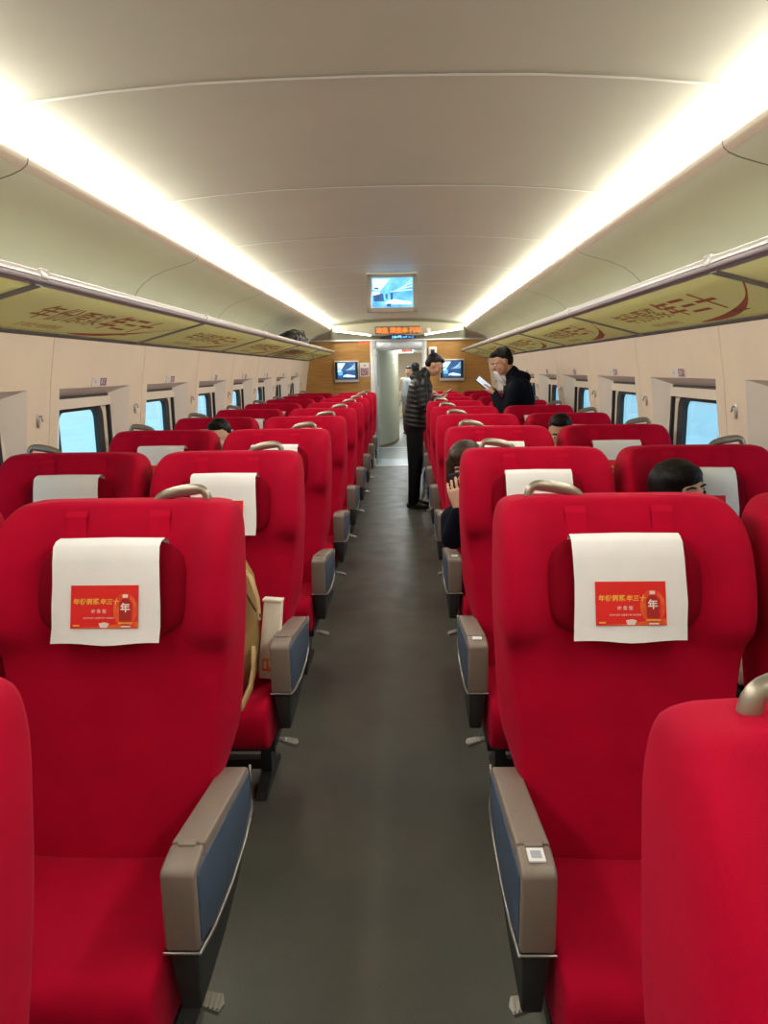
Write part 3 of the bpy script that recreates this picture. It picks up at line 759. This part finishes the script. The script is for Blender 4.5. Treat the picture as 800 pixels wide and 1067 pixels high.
# ------------------------------------------------------------------ plates and hooks on the walls
PLN = {}
for side, sn in ((-1, 'left'), (1, 'right')):
    hk = G(); hk.ell((0, 0, 0), (.004, .013, .035), 'alu', nu=10, nv=8); hk.tube([(0, 0, .018), (-side*.014, 0, .02), (-side*.018, 0, .0)], [.005, .005, .005], 'silver', n=6)
    hm = hk.mesh('coat_hook', True)
    for k in range(-2, 7):
        yc = WIN0 - .45 + k*PW
        if yc > 12: continue
        z = 1.537; x = side*(wx(z) - .004)
        tilt = (wx(1.56) - wx(1.51))
        uz = Vector((side*(wx(1.56)-wx(1.51)), 0, .05)).normalized(); uy = Vector((0, 1 if side < 0 else -1, 0)); n_ = uy.cross(uz)
        def rect(g, a, b, c, d, m, l):
            o = Vector((side*wx(z), yc, z)); g.add([o + uy*a + uz*c + n_*l, o + uy*b + uz*c + n_*l, o + uy*b + uz*d + n_*l, o + uy*a + uz*d + n_*l], [(0, 1, 2, 3)], m)
        g = G(); dk0, dk1 = ((.0, .09) if True else (0, 0))
        o_ = Vector((side*wx(z), yc, z))
        vs = []
        for l in (.0, .004):
            for a, c in ((-.09, -.022), (.09, -.022), (.09, .022), (-.09, .022)): vs.append(o_ + uy*a + uz*c + n_*l)
        g.add(vs, [(0, 1, 5, 4), (1, 2, 6, 5), (2, 3, 7, 6), (3, 0, 4, 7), (4, 5, 6, 7)], 'white')
        rect(g, .005, .088, -.02, .02, 'sticker_grey' if False else 'notice', .0045)
        row = 8 + k
        g.text('%02d' % row, 'sticker_grey', .034, o_ + uy*(-.075) + uz*(-.012) + n_*.005, uy, uz)
        g.text('AC' if side < 0 else 'DF', 'sticker', .036, o_ + uy*.018 + uz*(-.012) + n_*.005, uy, uz)
        o = g.build('seat_number_plate'); tag(o, 'small seat number plate over the %s window, %s' % (sn, ['outside the frame, third', 'outside the frame, second', 'first window with its number visible', 'next window along', 'third window along', 'fourth window along', 'fifth window along', 'sixth window along', 'window nearest the end wall'][k+2]), 'sign', 'seat number plates over the windows')
        h = link('coat_hook', hm); h.location = (side*(wx(1.375)-.004), WIN0 + k*PW + .10 - .0, 1.375)
        tag(h, 'narrow metal coat hook on the %s wall, %s' % (sn, ['behind the camera', 'beside the first visible window', 'between the first two full windows', 'after the second full window', 'after the third full window', 'after the fourth full window', 'after the fifth full window', 'after the sixth full window', 'at the end wall'][k+2]), 'hook', 'coat hooks between the windows')

# ------------------------------------------------------------------ screens
def screen_pic(g, T, w, h, dark=False):
    """picture of a station hall seen on the train's own programme; T maps (x, z) in the screen plane"""
    def poly(pts, m, l): g.add([T(x*w, z*h, l) for x, z in pts], [tuple(range(len(pts)))], m)
    poly([(-.5, -.5), (.5, -.5), (.5, .5), (-.5, .5)], 'scr_dark' if dark else 'scr_blue', .0)
    poly([(-.48, .10), (-.30, .05), (-.05, .46), (-.48, .46)], 'scr_pale', .001)
    for k in range(4): poly([(-.05+.1*k, .02+.04*k), (.48, .10+.12*k-.03), (.48, .13+.12*k-.03), (-.05+.1*k, .035+.04*k)], 'scr_pale', .001)
    poly([(-.45, -.30), (-.2, -.30), (-.22, -.05), (-.35, .0), (-.47, -.1)], 'scr_dark' if not dark else 'scr_blue', .0015)
    poly([(-.2, -.40), (.47, -.42), (.47, -.33), (.0, -.22), (-.15, -.3)], 'scr_pale', .001)
    poly([(-.16, -.22), (-.12, -.22), (-.11, -.05), (-.17, -.05)], 'scr_dark', .002); poly([(-.04, -.26), (.01, -.26), (.02, -.02), (-.05, -.02)], 'scr_dark', .002)
    poly([(-.13, -.48), (-.04, -.48), (-.03, -.38), (-.14, -.38)], 'scr_dark', .002); poly([(-.48, -.1), (-.3, -.05), (-.3, .02), (-.48, .05)], 'scr_pale', .0018)
    poly([(-.44, .12), (-.33, .10), (-.33, .16), (-.44, .18)], 'scr_dark', .002)
# ceiling screen, hinged down, at Y 6.2
ty = 6.55; e = empty('ceiling_monitor', (.0, ty, 2.355)); tag(e, 'flip-down monitor with bright blue picture hanging from the ceiling', 'monitor')
w2, h2 = .211, .335; tz0 = 2.062 - 2.355; Tt = Matrix.Rotation(R(-4), 4, 'X')
g = G(); g.box((-w2, 0, tz0), (w2, .035, tz0+h2-.02), 'alu', Tt); ob = g.build('housing', e, bevel=.006)
g = G()
for a, b in (((-w2-.004, -.006, tz0), (-w2+.026, 0, tz0+h2-.02)), ((w2-.026, -.006, tz0), (w2+.004, 0, tz0+h2-.02)), ((-w2, -.006, tz0), (w2, 0, tz0+.035)), ((-w2, -.006, tz0+h2-.045), (w2, 0, tz0+h2-.02))): g.box(a, b, 'handle', Tt)
g.build('bezel', e)
g = G(); screen_pic(g, lambda x, z, l: Tt @ Vector((x+.003, -.004-l, z + tz0 + h2/2 - .005)), .35, .245); g.build('screen', e)
g = G(); g.box((-.215, .0, -.008), (.215, .30, .035), 'ceiling'); g.box((-.03, 0, tz0+h2-.03), (.03, .03, 0), 'handle', Tt); g.build('ceiling_mount', e, bevel=.004)
for xc, sn in ((-.857, 'left'), (.883, 'right')):
    e = empty('wall_monitor', (xc, Y1, 1.39)); tag(e, 'flat monitor on the wooden end wall, %s of the door' % sn, 'monitor')
    g = G(); g.box((-.2, -.06, .0), (.2, -.002, .35), 'alu_white'); g.build('housing', e, bevel=.005)
    g = G(); g.box((-.19, -.064, .045), (.19, -.06, .33), 'dark'); g.build('bezel', e)
    g = G(); screen_pic(g, lambda x, z, l: Vector((x, -.066-l, z+.19)), .30, .26, True); g.build('screen', e)
g = G(); g.box((-.64, Y1-.012, 1.48), (-.48, Y1, 1.705), 'white'); e = tag(g.build('notice_board'), 'cream notice with dark purple print beside the left wall monitor', 'notice')
g = G(); g.box((-.625, Y1-.014, 1.49), (-.495, Y1-.012, 1.62), 'notice'); g.box((-.575, Y1-.014, 1.645), (-.545, Y1-.012, 1.675), 'notice'); g.build('print', e)
g = G(); g.box((.497, Y1-.05, 1.785), (.640, Y1, 1.945), 'white'); e = tag(g.build('camera_box', bevel=.02), 'small white box with a black square lens on the wooden wall', 'camera')
g = G(); g.box((.535, Y1-.056, 1.83), (.60, Y1-.048, 1.90), 'dark'); g.build('lens', e, bevel=.006)

# ------------------------------------------------------------------ bags
g = G()
g.tube([(-1.25, 8.55, 1.93), (-1.25, 9.0, 1.95), (-1.25, 9.6, 1.93)], [(.11, .07), (.14, .11), (.13, .07)], 'bag_black', n=14)
for k in range(5): g.ell((-1.19, 8.6+k*.24, 1.97), (.09, .09, .07 + .03*math.sin(k)), 'bag_black')
bg = remesh(g, 'shoulder_bag', .012, 3); tag(bg, 'black leather bag lying on the far end of the left luggage rack', 'bag')
g = G(); g.tube([(-1.12, 8.75, 1.98), (-1.10, 8.9, 2.05), (-1.11, 9.1, 2.05), (-1.12, 9.3, 1.99)], [.012]*4, 'bag_black', n=8); g.build('strap', bg, smooth=True)
# tan bag on the second left aisle seat
g = G()
ring = lambda z, w, d, ox, oy: [(ox - .012 + w*math.copysign(abs(math.cos(a))**.6, math.cos(a)), oy + d*math.copysign(abs(math.sin(a))**.6, math.sin(a)), z) for a in [2*math.pi*k/20 for k in range(20)]]
g.loft([ring(.452, .12, .085, -.575, 2.53), ring(.50, .14, .10, -.575, 2.53), ring(.62, .145, .105, -.575, 2.545), ring(.74, .140, .09, -.575, 2.56), ring(.84, .128, .06, -.575, 2.585), ring(.895, .105, .03, -.58, 2.60), ring(.91, .08, .012, -.58, 2.605)], 'tan')
tb = g.build('tote_bag', smooth=True); tag(tb, 'tan fabric bag standing on the second left aisle-side seat', 'bag')
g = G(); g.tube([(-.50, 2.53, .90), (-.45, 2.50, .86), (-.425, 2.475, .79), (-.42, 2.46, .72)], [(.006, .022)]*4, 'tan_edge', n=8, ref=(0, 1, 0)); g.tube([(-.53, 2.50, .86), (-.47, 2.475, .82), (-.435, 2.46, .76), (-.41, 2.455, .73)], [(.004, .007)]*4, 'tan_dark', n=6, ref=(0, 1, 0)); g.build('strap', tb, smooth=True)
g = G(); g.tube([(-.44, 2.44, .62), (-.435, 2.40, .56), (-.44, 2.36, .51), (-.455, 2.28, .475), (-.50, 2.20, .465)], [(.022, .008), (.022, .008), (.020, .008), (.016, .007), (.008, .005)], 'tan_edge', n=8, ref=(1, 0, 0)); g.build('tie', tb, smooth=True)
g = G(); T = Matrix.Translation((-.412, 2.56, .462)) @ Matrix.Rotation(R(-8), 4, 'X') @ Matrix.Rotation(R(4), 4, 'Y')
g.prism([(-.035, 0), (.03, 0), (.034, .05), (.034, .29), (-.03, .29), (-.038, .06)], -.03, .02, 'paper', 'Y'); g.v = [tuple(T @ Vector(v)) for v in g.v]
pb = g.build('paper_bag', bevel=.003); tag(pb, 'white paper bag with orange print between tan bag and armrest', 'bag')
g = G(); g.box((-.025, -.034, .03), (.022, -.031, .075), 'orange'); g.box((-.018, -.036, .04), (-.008, -.034, .065), 'paper'); g.box((.0, -.036, .045), (.012, -.034, .07), 'paper'); g.v = [tuple(T @ Vector(v)) for v in g.v]; g.build('orange_print', pb)
g = G(); g.box((-.036, -.035, .285), (.036, .023, .295), 'paper'); g.v = [tuple(T @ Vector(v)) for v in g.v]; g.build('folded_rim', pb, bevel=.002)
# plastic bag hanging by an armrest
g = G(); g.ell((.272, 7.42, .42), (.022, .05, .12), 'plasticbag'); g.ell((.270, 7.40, .36), (.026, .06, .08), 'plasticbag'); g.tube([(.275, 7.42, .5), (.29, 7.42, .60), (.30, 7.42, .63)], [.01, .006, .004], 'plasticbag', n=8)
g.tube([(.30, 7.42, .63), (.305, 7.42, .66), (.34, 7.42, .665)], [.004]*3, 'plasticbag', n=6)
tag(remesh(g, 'plastic_bag', .006, 2), 'pale blue plastic bag hanging on the armrest behind the standing man', 'bag')

# ------------------------------------------------------------------ people
def hand(g, T, m, curl=45, side=1):
    """palm and five fingers; local z along the fingers, x across (thumb on +x*side), palm faces -y"""
    def tr(pts): return [T @ Vector(p) for p in pts]
    g.tube(tr([(0, 0, -.03), (0, 0, .01), (0, -.002, .05), (0, -.004, .082)]), [(.020, .026), (.016, .034), (.013, .040), (.010, .040)], m, n=12, ref=tuple((T.to_3x3() @ Vector((1, 0, 0)))))
    for i, (x, L) in enumerate(((.034, .070), (.012, .080), (-.011, .074), (-.033, .058))):
        p = Vector((x*side, -.004, .080)); pts = [p - Vector((0, 0, .02))]; a = R(curl*.35 + 7*i); pts.append(p)
        for k, f in enumerate((.45, .32, .23)):
            p = p + Vector((0, -math.sin(a), math.cos(a)))*L*f; pts.append(p); a += R(curl*.75)
        g.tube(tr(pts), [.0085, .0085, .0082, .0078, .007], m, n=8)
    g.tube(tr([(.022*side, -.004, .005), (.044*side, -.014, .030), (.054*side, -.030, .054), (.050*side, -.042, .074)]), [.013, .012, .0105, .009], m, n=8)
def head_mesh(g, T, m):
    e = lambda c, r, nu=18, nv=12: g.ell(c, r, m, T, nu, nv)
    e((0, -.012, .030), (.076, .094, .088)); e((0, .018, -.025), (.063, .072, .085)); e((0, .040, -.078), (.040, .040, .032))
    e((-.032, .055, -.03), (.028, .026, .03)); e((.032, .055, -.03), (.028, .026, .03)); e((0, .070, .022), (.052, .016, .014))
    g.tube([T @ Vector(p) for p in ((0, .080, .018), (0, .094, -.006), (0, .104, -.022))], [.009, .011, .014], m, n=8)
    e((0, .082, -.052), (.024, .012, .007)); e((0, .080, -.064), (.020, .012, .007))
    for s in (-1, 1): e((s*.078, -.004, -.008), (.010, .018, .030), 10, 8)
def face_parts(T, parent):
    g = G()
    for s in (-1, 1): g.ell((s*.030, .080, .004), (.0125, .007, .006), 'sticker', T, 10, 6)
    g.build('eye_whites', parent, smooth=True)
    g = G()
    for s in (-1, 1): g.ell((s*.030, .0855, .003), (.006, .004, .0058), 'hair', T, 8, 6)
    g.build('irises', parent, smooth=True)
    g = G()
    for s in (-1, 1): g.tube([T @ Vector(p) for p in ((s*.014, .088, .024), (s*.030, .089, .029), (s*.048, .078, .024))], [.0035, .004, .0025], 'hair', n=6)
    g.build('eyebrows', parent, smooth=True)
    g = G(); g.tube([T @ Vector(p) for p in ((-.022, .086, -.058), (0, .094, -.057), (.022, .086, -.058))], [.004, .0055, .004], 'lipcol', n=6); g.build('lips', parent, smooth=True)
def head_T(c, face, pitch=0, roll=0):
    """face: heading in degrees of the look direction, 0 = +Y, 90 = -X"""
    return Matrix.Translation(c) @ Matrix.Rotation(R(face), 4, 'Z') @ Matrix.Rotation(R(-pitch), 4, 'X') @ Matrix.Rotation(R(roll), 4, 'Y')
def hair_mesh(T, parent, style, m, vox):
    g = G(); e = lambda c, r: g.ell(c, r, m, T, 18, 12)
    if style == 'short':
        e((0, -.026, .050), (.080, .092, .084)); e((0, -.052, .012), (.074, .062, .080)); e((0, .036, .092), (.056, .044, .028))
    elif style == 'bob':
        e((0, -.022, .038), (.098, .100, .088)); e((0, -.045, -.03), (.094, .078, .105)); e((-.076, .0, -.04), (.020, .050, .10)); e((.076, -.01, -.04), (.020, .050, .10)); e((.01, .018, .062), (.080, .074, .052))
    else:
        e((0, -.018, .045), (.092, .104, .086)); e((0, -.050, -.05), (.094, .070, .13)); e((0, .045, .078), (.070, .040, .036))
        for s in (-1, 1): g.tube([T @ Vector(p) for p in ((s*.070, .02, .04), (s*.083, .03, -.04), (s*.085, .035, -.13), (s*.078, .040, -.22), (s*.066, .045, -.27))], [(.030, .026), (.026, .032), (.026, .034), (.024, .030), (.012, .014)], m, n=10)
    o = remesh(g, 'hair', vox, 2, parent); return o
def person(label, T, J, hair='short', hairm='hair', skin='skin', coat='navy', vox=.012, puffer=False, hands=(), side=(0, 1, 0), hood=False, group=None, finger_vox=.007, face=True, tw=(.12, .19), trousers='trousers'):
    V = {k: Vector(v) for k, v in J.items()}
    g = G(); head_mesh(g, T, skin)
    nb = T @ Vector((0, -.030, -.05))
    g.tube([nb, (nb+V['neck'])/2, V['neck']], [.052, .052, .058], skin, n=14)
    sd = Vector(side).normalized()
    mid = (V['neck'] + V['pelvis'])/2
    g.tube([V['pelvis'], mid, V['neck'] - (V['neck']-V['pelvis'])*.12], [(.085, .13), (.085, .13), (.06, .12)], skin, n=14, ref=side)
    for s in 'LR':
        g.tube([V['neck'] - (V['neck']-V['pelvis'])*.12, V['sh'+s], V['el'+s], V['wr'+s]], [.05, .042, .034, .024], skin, n=10)
        g.tube([V['pelvis'], V['hip'+s], V['kn'+s], V['an'+s]], [.07, .07, .048, .035], skin, n=10)
    for hs, hT, curl, sg in hands: hand(g, hT, skin, curl, sg)
    body = remesh(g, 'person', finger_vox, 2); tag(body, label, 'person', group)
    if face: face_parts(T, body)
    hair_mesh(T, body, hair, M and hairm, max(.007, vox*.7))
    # jacket
    g = G(); ax = V['neck'] - V['pelvis']; pts = []; rad = []
    prof = [(-.10, .96, .98), (.0, 1.0, 1.0), (.18, .96, .96), (.4, .94, .94), (.6, 1.0, 1.0), (.78, 1.0, 1.04), (.88, .86, 1.0), (.96, .62, .70), (1.02, .50, .42)]
    bend = V.get('bend', Vector((0, 0, 0)))
    NN = 44 if puffer else 18
    for i in range(NN+1):
        t = -.10 + 1.12*i/NN
        for (a, p1, q1), (b, p2, q2) in zip(prof, prof[1:]):
            if t <= b + 1e-6: f = (t-a)/(b-a); dp = p1+(p2-p1)*f; wd = q1+(q2-q1)*f; break
        k = 1 + (.075*abs(math.sin(t*math.pi*10)) - .03 if puffer and t < .93 else 0)
        pts.append(V['pelvis'] + ax*t + bend*math.sin(max(0, min(1, t))*math.pi)); rad.append((tw[0]*dp*k, tw[1]*wd*k))
    g.tube(pts, rad, coat, n=26, ref=side)
    for s in 'LR':
        sh, el, wr = V['sh'+s], V['el'+s], V['wr'+s]; q = []; rr_ = []
        n1 = 16 if puffer else 6
        for i in range(n1+1):
            f = i/n1; q.append(sh.lerp(el, f)); rr_.append((.070 - .012*f) * (1 + (.09*abs(math.sin(f*math.pi*5)) - .03 if puffer else 0)))
        for i in range(1, n1+1):
            f = i/n1; q.append(el.lerp(wr, f)); rr_.append((.058 - .018*f) * (1 + (.09*abs(math.sin(f*math.pi*4)) - .03 if puffer else 0)))
        g.tube(q, rr_, coat, n=14); g.tube([V['neck'] - ax*.16, sh], [.075, .070], coat, n=12)
    g.tube([V['neck'] + ax*(-.02), V['neck'] + ax*.04 + (nb - V['neck'])*.25], [(.078, .078), (.066, .066)], coat, n=16)
    if hood:
        back = -(T.to_3x3() @ Vector((0, 1, 0))); back.z = 0; back.normalize()
        g.ell(tuple(V['neck'] + back*.085 + Vector((0, 0, -.005))), (.075, .085, .06), coat); g.ell(tuple(V['neck'] + back*.045 + Vector((0, 0, .03))), (.07, .09, .035), coat)
    remesh(g, 'jacket', vox if not puffer else .009, 2 if not puffer else 1, body)
    g = G()
    for s in 'LR': g.tube([V['pelvis'].lerp(V['hip'+s], .6), V['hip'+s], V['hip'+s].lerp(V['kn'+s], .5), V['kn'+s], V['kn'+s].lerp(V['an'+s], .6), V['an'+s]], [.090, .100, .090, .074, .064, .060], trousers, n=14)
    g.tube([V['hipL'], V['hipR']], [.095, .095], trousers, n=12)
    remesh(g, 'trousers', vox, 3, body)
    for s in 'LR':
        g = G(); a = V['an'+s]; t = V['toe'+s]; d = (t - a); d.z = 0; d.normalize()
        z0 = t.z
        g.tube([Vector((a.x, a.y, z0+.045)) - d*.045, Vector((a.x, a.y, z0+.05)) + d*.03, Vector((t.x, t.y, z0+.035)) - d*.06, Vector((t.x, t.y, z0+.028))], [(.036, .040), (.038, .045), (.044, .032), (.036, .022)], 'shoe', n=12)
        g.tube([a + Vector((0, 0, .03)), Vector((a.x, a.y, z0+.05))], [.040, .042], 'shoe', n=12)
        remesh(g, 'shoe', .008, 2, body)
    return body
def hT(c, zdir, ydir):
    z = Vector(zdir).normalized(); y = Vector(ydir); y = (y - z*y.dot(z)).normalized(); x = y.cross(z)
    m = Matrix((x, y, z)).transposed().to_4x4(); m.translation = Vector(c); return m

# the man in the aisle, seen from his right side, looking down at his phone
T = head_T((.435, 8.44, 1.618), -100, 34)
p1 = person('man in black quilted puffer jacket standing in the aisle looking down at a phone', T,
    dict(neck=(.315, 8.45, 1.50), pelvis=(.215, 8.45, .98), bend=(-.012, 0, 0), shL=(.27, 8.63, 1.425), shR=(.27, 8.27, 1.425), elL=(.30, 8.66, 1.16), elR=(.315, 8.22, 1.15),
         wrL=(.47, 8.56, 1.24), wrR=(.475, 8.31, 1.245), hipL=(.215, 8.53, .90), hipR=(.21, 8.37, .90), knL=(.225, 8.55, .48), knR=(.205, 8.35, .48), anL=(.205, 8.56, .09), anR=(.185, 8.34, .09), toeL=(.37, 8.57, .0), toeR=(.345, 8.32, .0)),
    coat='puffer', puffer=True, hood=True, side=(0, 1, 0), tw=(.135, .20), vox=.012,
    hands=[('L', hT((.475, 8.555, 1.243), (.8, -.5, .25), (0, .2, -1)), 60, 1), ('R', hT((.48, 8.315, 1.248), (.8, .5, .25), (0, -.2, -1)), 60, -1)])
g = G(); Tp = Matrix.Translation((.565, 8.44, 1.315)) @ Matrix.Rotation(R(-30), 4, 'Y'); g.box((-.075, -.038, -.005), (.075, .038, .004), 'dark', Tp)
ph = g.build('phone', bevel=.003); tag(ph, 'dark phone in the hands of the man in the puffer jacket', 'phone')
g = G(); g.box((-.068, -.034, .004), (.068, .034, .0045), 'phone_scr', Tp); g.build('screen', ph)

# the man by the right windows with a hooded dark jacket and a lowered white mask
T = head_T((.985, 6.87, 1.628), 103, 24)
p2 = person('man in dark hooded jacket with lowered white mask standing by the right windows', T,
    dict(neck=(1.10, 6.88, 1.49), pelvis=(1.17, 6.88, .98), bend=(.03, 0, 0), shL=(1.10, 6.70, 1.41), shR=(1.12, 7.05, 1.41), elL=(1.00, 6.66, 1.17), elR=(1.02, 7.08, 1.17),
         wrL=(.915, 6.76, 1.335), wrR=(.93, 6.98, 1.35), hipL=(1.18, 6.80, .90), hipR=(1.18, 6.94, .90), knL=(1.17, 6.78, .48), knR=(1.17, 6.93, .48), anL=(1.19, 6.775, .09), anR=(1.19, 6.93, .09), toeL=(1.03, 6.77, 0), toeR=(1.03, 6.93, 0)),
    coat='navy', hood=True, side=(0, 1, 0), tw=(.135, .195),
    hands=[('L', hT((.91, 6.765, 1.345), (-.45, .35, .75), (.75, -.2, .4)), 55, 1), ('R', hT((.925, 6.975, 1.36), (-.45, -.35, .75), (.75, .2, .4)), 55, -1)])
g = G(); g.tube([T @ Vector(p) for p in ((0, .088, -.060), (0, .082, -.095), (0, .066, -.145), (0, .050, -.200))], [(.014, .034), (.016, .042), (.015, .044), (.008, .034)], 'mask', n=14, ref=tuple(T.to_3x3() @ Vector((1, 0, 0))))
g.build('face_mask', p2, smooth=True)
g = G(); ax_ = Vector((.77, 0, -.64)).normalized(); nz_ = Vector((.45, -.62, .55)); nz_ = (nz_ - ax_*nz_.dot(ax_)).normalized(); Tp = Matrix((ax_, nz_.cross(ax_), nz_)).transposed().to_4x4(); Tp.translation = Vector((.815, 6.80, 1.442)); g.box((-.078, -.040, -.005), (.078, .040, .004), 'dark', Tp)
ph = g.build('tablet_phone', bevel=.003); ph.name = 'phone'; tag(ph, 'large phone with a pale bright screen held by the man at the right windows', 'phone')
g = G(); g.box((-.072, -.036, .004), (.072, .036, .0048), 'phone_scr', Tp); g.build('screen', ph)

def seated(label, hx, hy, hz, sx, k, face, pitch, roll, hair, hairm, coat, skin='skin', group=None):
    """seated passenger looking towards the camera end; hx.. head centre, sx seat centre"""
    yb = 1.571 + RP*k
    py = yb - .14
    T = head_T((hx, hy, hz), face, pitch, roll)
    nx = hx*.8 + sx*.2; nz = hz - .155
    return person(label, T, dict(neck=(nx, hy+.035, nz), pelvis=(sx, py, .53), shL=(nx+.15, hy+.03, nz-.09), shR=(nx-.15, hy+.03, nz-.09), elL=(sx+.17, py-.04, .74), elR=(sx-.17, py-.04, .74),
        wrL=(sx+.06, py-.22, .64), wrR=(sx-.06, py-.22, .64), hipL=(sx+.09, py-.02, .535), hipR=(sx-.09, py-.02, .535), knL=(sx+.10, py-.42, .535), knR=(sx-.10, py-.42, .535), anL=(sx+.10, py-.44, .10), anR=(sx-.10, py-.44, .10),
        toeL=(sx+.10, py-.60, 0), toeR=(sx-.10, py-.60, 0)), hair=hair, hairm=hairm, coat=coat, skin=skin, side=(1, 0, 0), tw=(.10, .165), vox=.014, group=group, finger_vox=.008,
        hands=[('L', hT((sx+.055, py-.23, .637), (-.6, -.7, -.2), (0, 0, 1)), 40, 1), ('R', hT((sx-.055, py-.23, .637), (.6, -.7, -.2), (0, 0, 1)), 40, -1)])
seated('black-haired passenger in the right window seat, third row, leaning before a white headrest cover', 1.112, 2.72, 1.112, 1.18, 1, 206, -4, 6, 'bob', 'hair', 'navy', 'skin_pale')
seated('short-haired passenger in the right window seat of the fifth row, head between two backrests', 1.145, 5.02, 1.135, 1.20, 3, 165, 15, 0, 'short', 'hair', 'navy')
seated('dark-haired passenger in the left window seat of the fifth row, top of head showing', -1.175, 5.02, 1.135, -1.22, 3, 170, 10, 0, 'short', 'hair', 'grey_coat', 'skin_pale')

# the long-haired woman leaning out to the aisle, phone raised to her face
T = head_T((.408, 3.72, 1.088), 168, 14, 8)
pg = person('long brown-haired woman in a black coat leaning to the aisle, phone held before her face', T,
    dict(neck=(.440, 3.755, .925), pelvis=(.56, 3.75, .53), shL=(.595, 3.75, .84), shR=(.345, 3.735, .815), elL=(.72, 3.68, .66), elR=(.335, 3.66, .695+.03), wrL=(.60, 3.53, .66), wrR=(.362, 3.60, .880),
         hipL=(.65, 3.73, .535), hipR=(.50, 3.73, .535), knL=(.70, 3.36, .53), knR=(.53, 3.36, .53), anL=(.70, 3.33, .10), anR=(.53, 3.33, .10), toeL=(.70, 3.17, 0), toeR=(.53, 3.17, 0)),
    hair='long', hairm='hair_brown', coat='navy', skin='skin_pale', side=(1, 0, 0), tw=(.10, .15), vox=.010, finger_vox=.004,
    hands=[('R', hT((.362, 3.588, .905), (-.24, -.03, .97), (-.15, -1, 0)), 30, -1), ('L', hT((.59, 3.52, .655), (-.6, -.7, -.2), (0, 0, 1)), 40, 1)])
g = G(); Tp = Matrix.Translation((.392, 3.622, 1.043)) @ Matrix.Rotation(R(72), 4, 'Y') @ Matrix.Rotation(R(5), 4, 'X'); g.box((-.04, -.005, -.075), (.04, .005, .075), 'dark', Tp)
ph = g.build('phone', bevel=.004); tag(ph, 'black phone held up by the long-haired woman', 'phone')
g = G(); g.box((-.04, -.0065, .066), (.04, -.005, .074), 'sticker_grey', Tp); g.build('rim', ph)

# passengers far beyond the door
def far(label, x, y, heading, coat, top, hair='short'):
    hz = top - .125; T = head_T((x, y, hz), heading, 5); c, s_ = math.cos(R(heading)), math.sin(R(heading)); f = Vector((-s_, c, 0)); r_ = Vector((c, s_, 0)); o = Vector((x, y, 0)) - f*.03
    P = lambda a, b, z: tuple(o + r_*a + f*b + Vector((0, 0, z)))
    return person(label, T, dict(neck=P(0, 0, hz-.14), pelvis=P(0, 0, .96), shL=P(-.18, 0, hz-.21), shR=P(.18, 0, hz-.21), elL=P(-.22, -.01, hz-.48), elR=P(.22, -.01, hz-.48), wrL=P(-.20, .1, hz-.70), wrR=P(.20, .1, hz-.70),
        hipL=P(-.09, 0, .88), hipR=P(.09, 0, .88), knL=P(-.09, .01, .48), knR=P(.09, .01, .48), anL=P(-.09, -.02, .09), anR=P(.09, -.02, .09), toeL=P(-.09, .14, 0), toeR=P(.09, .14, 0)),
        coat=coat, side=tuple(r_), vox=.02, finger_vox=.012, tw=(.12, .18), hair=hair, hands=[('L', hT(P(-.20, .1, hz-.71), (0, 0, -1), tuple(r_)), 35, 1), ('R', hT(P(.20, .1, hz-.71), (0, 0, -1), tuple(-r_)), 35, 1)])
far('person in pale grey coat just beyond the door, half hidden by the aisle man', .30, 13.9, 10, 'grey_coat', 1.70)
far('person in beige coat standing far beyond the doorway', .20, 18.6, 160, 'beige_coat', 1.66)
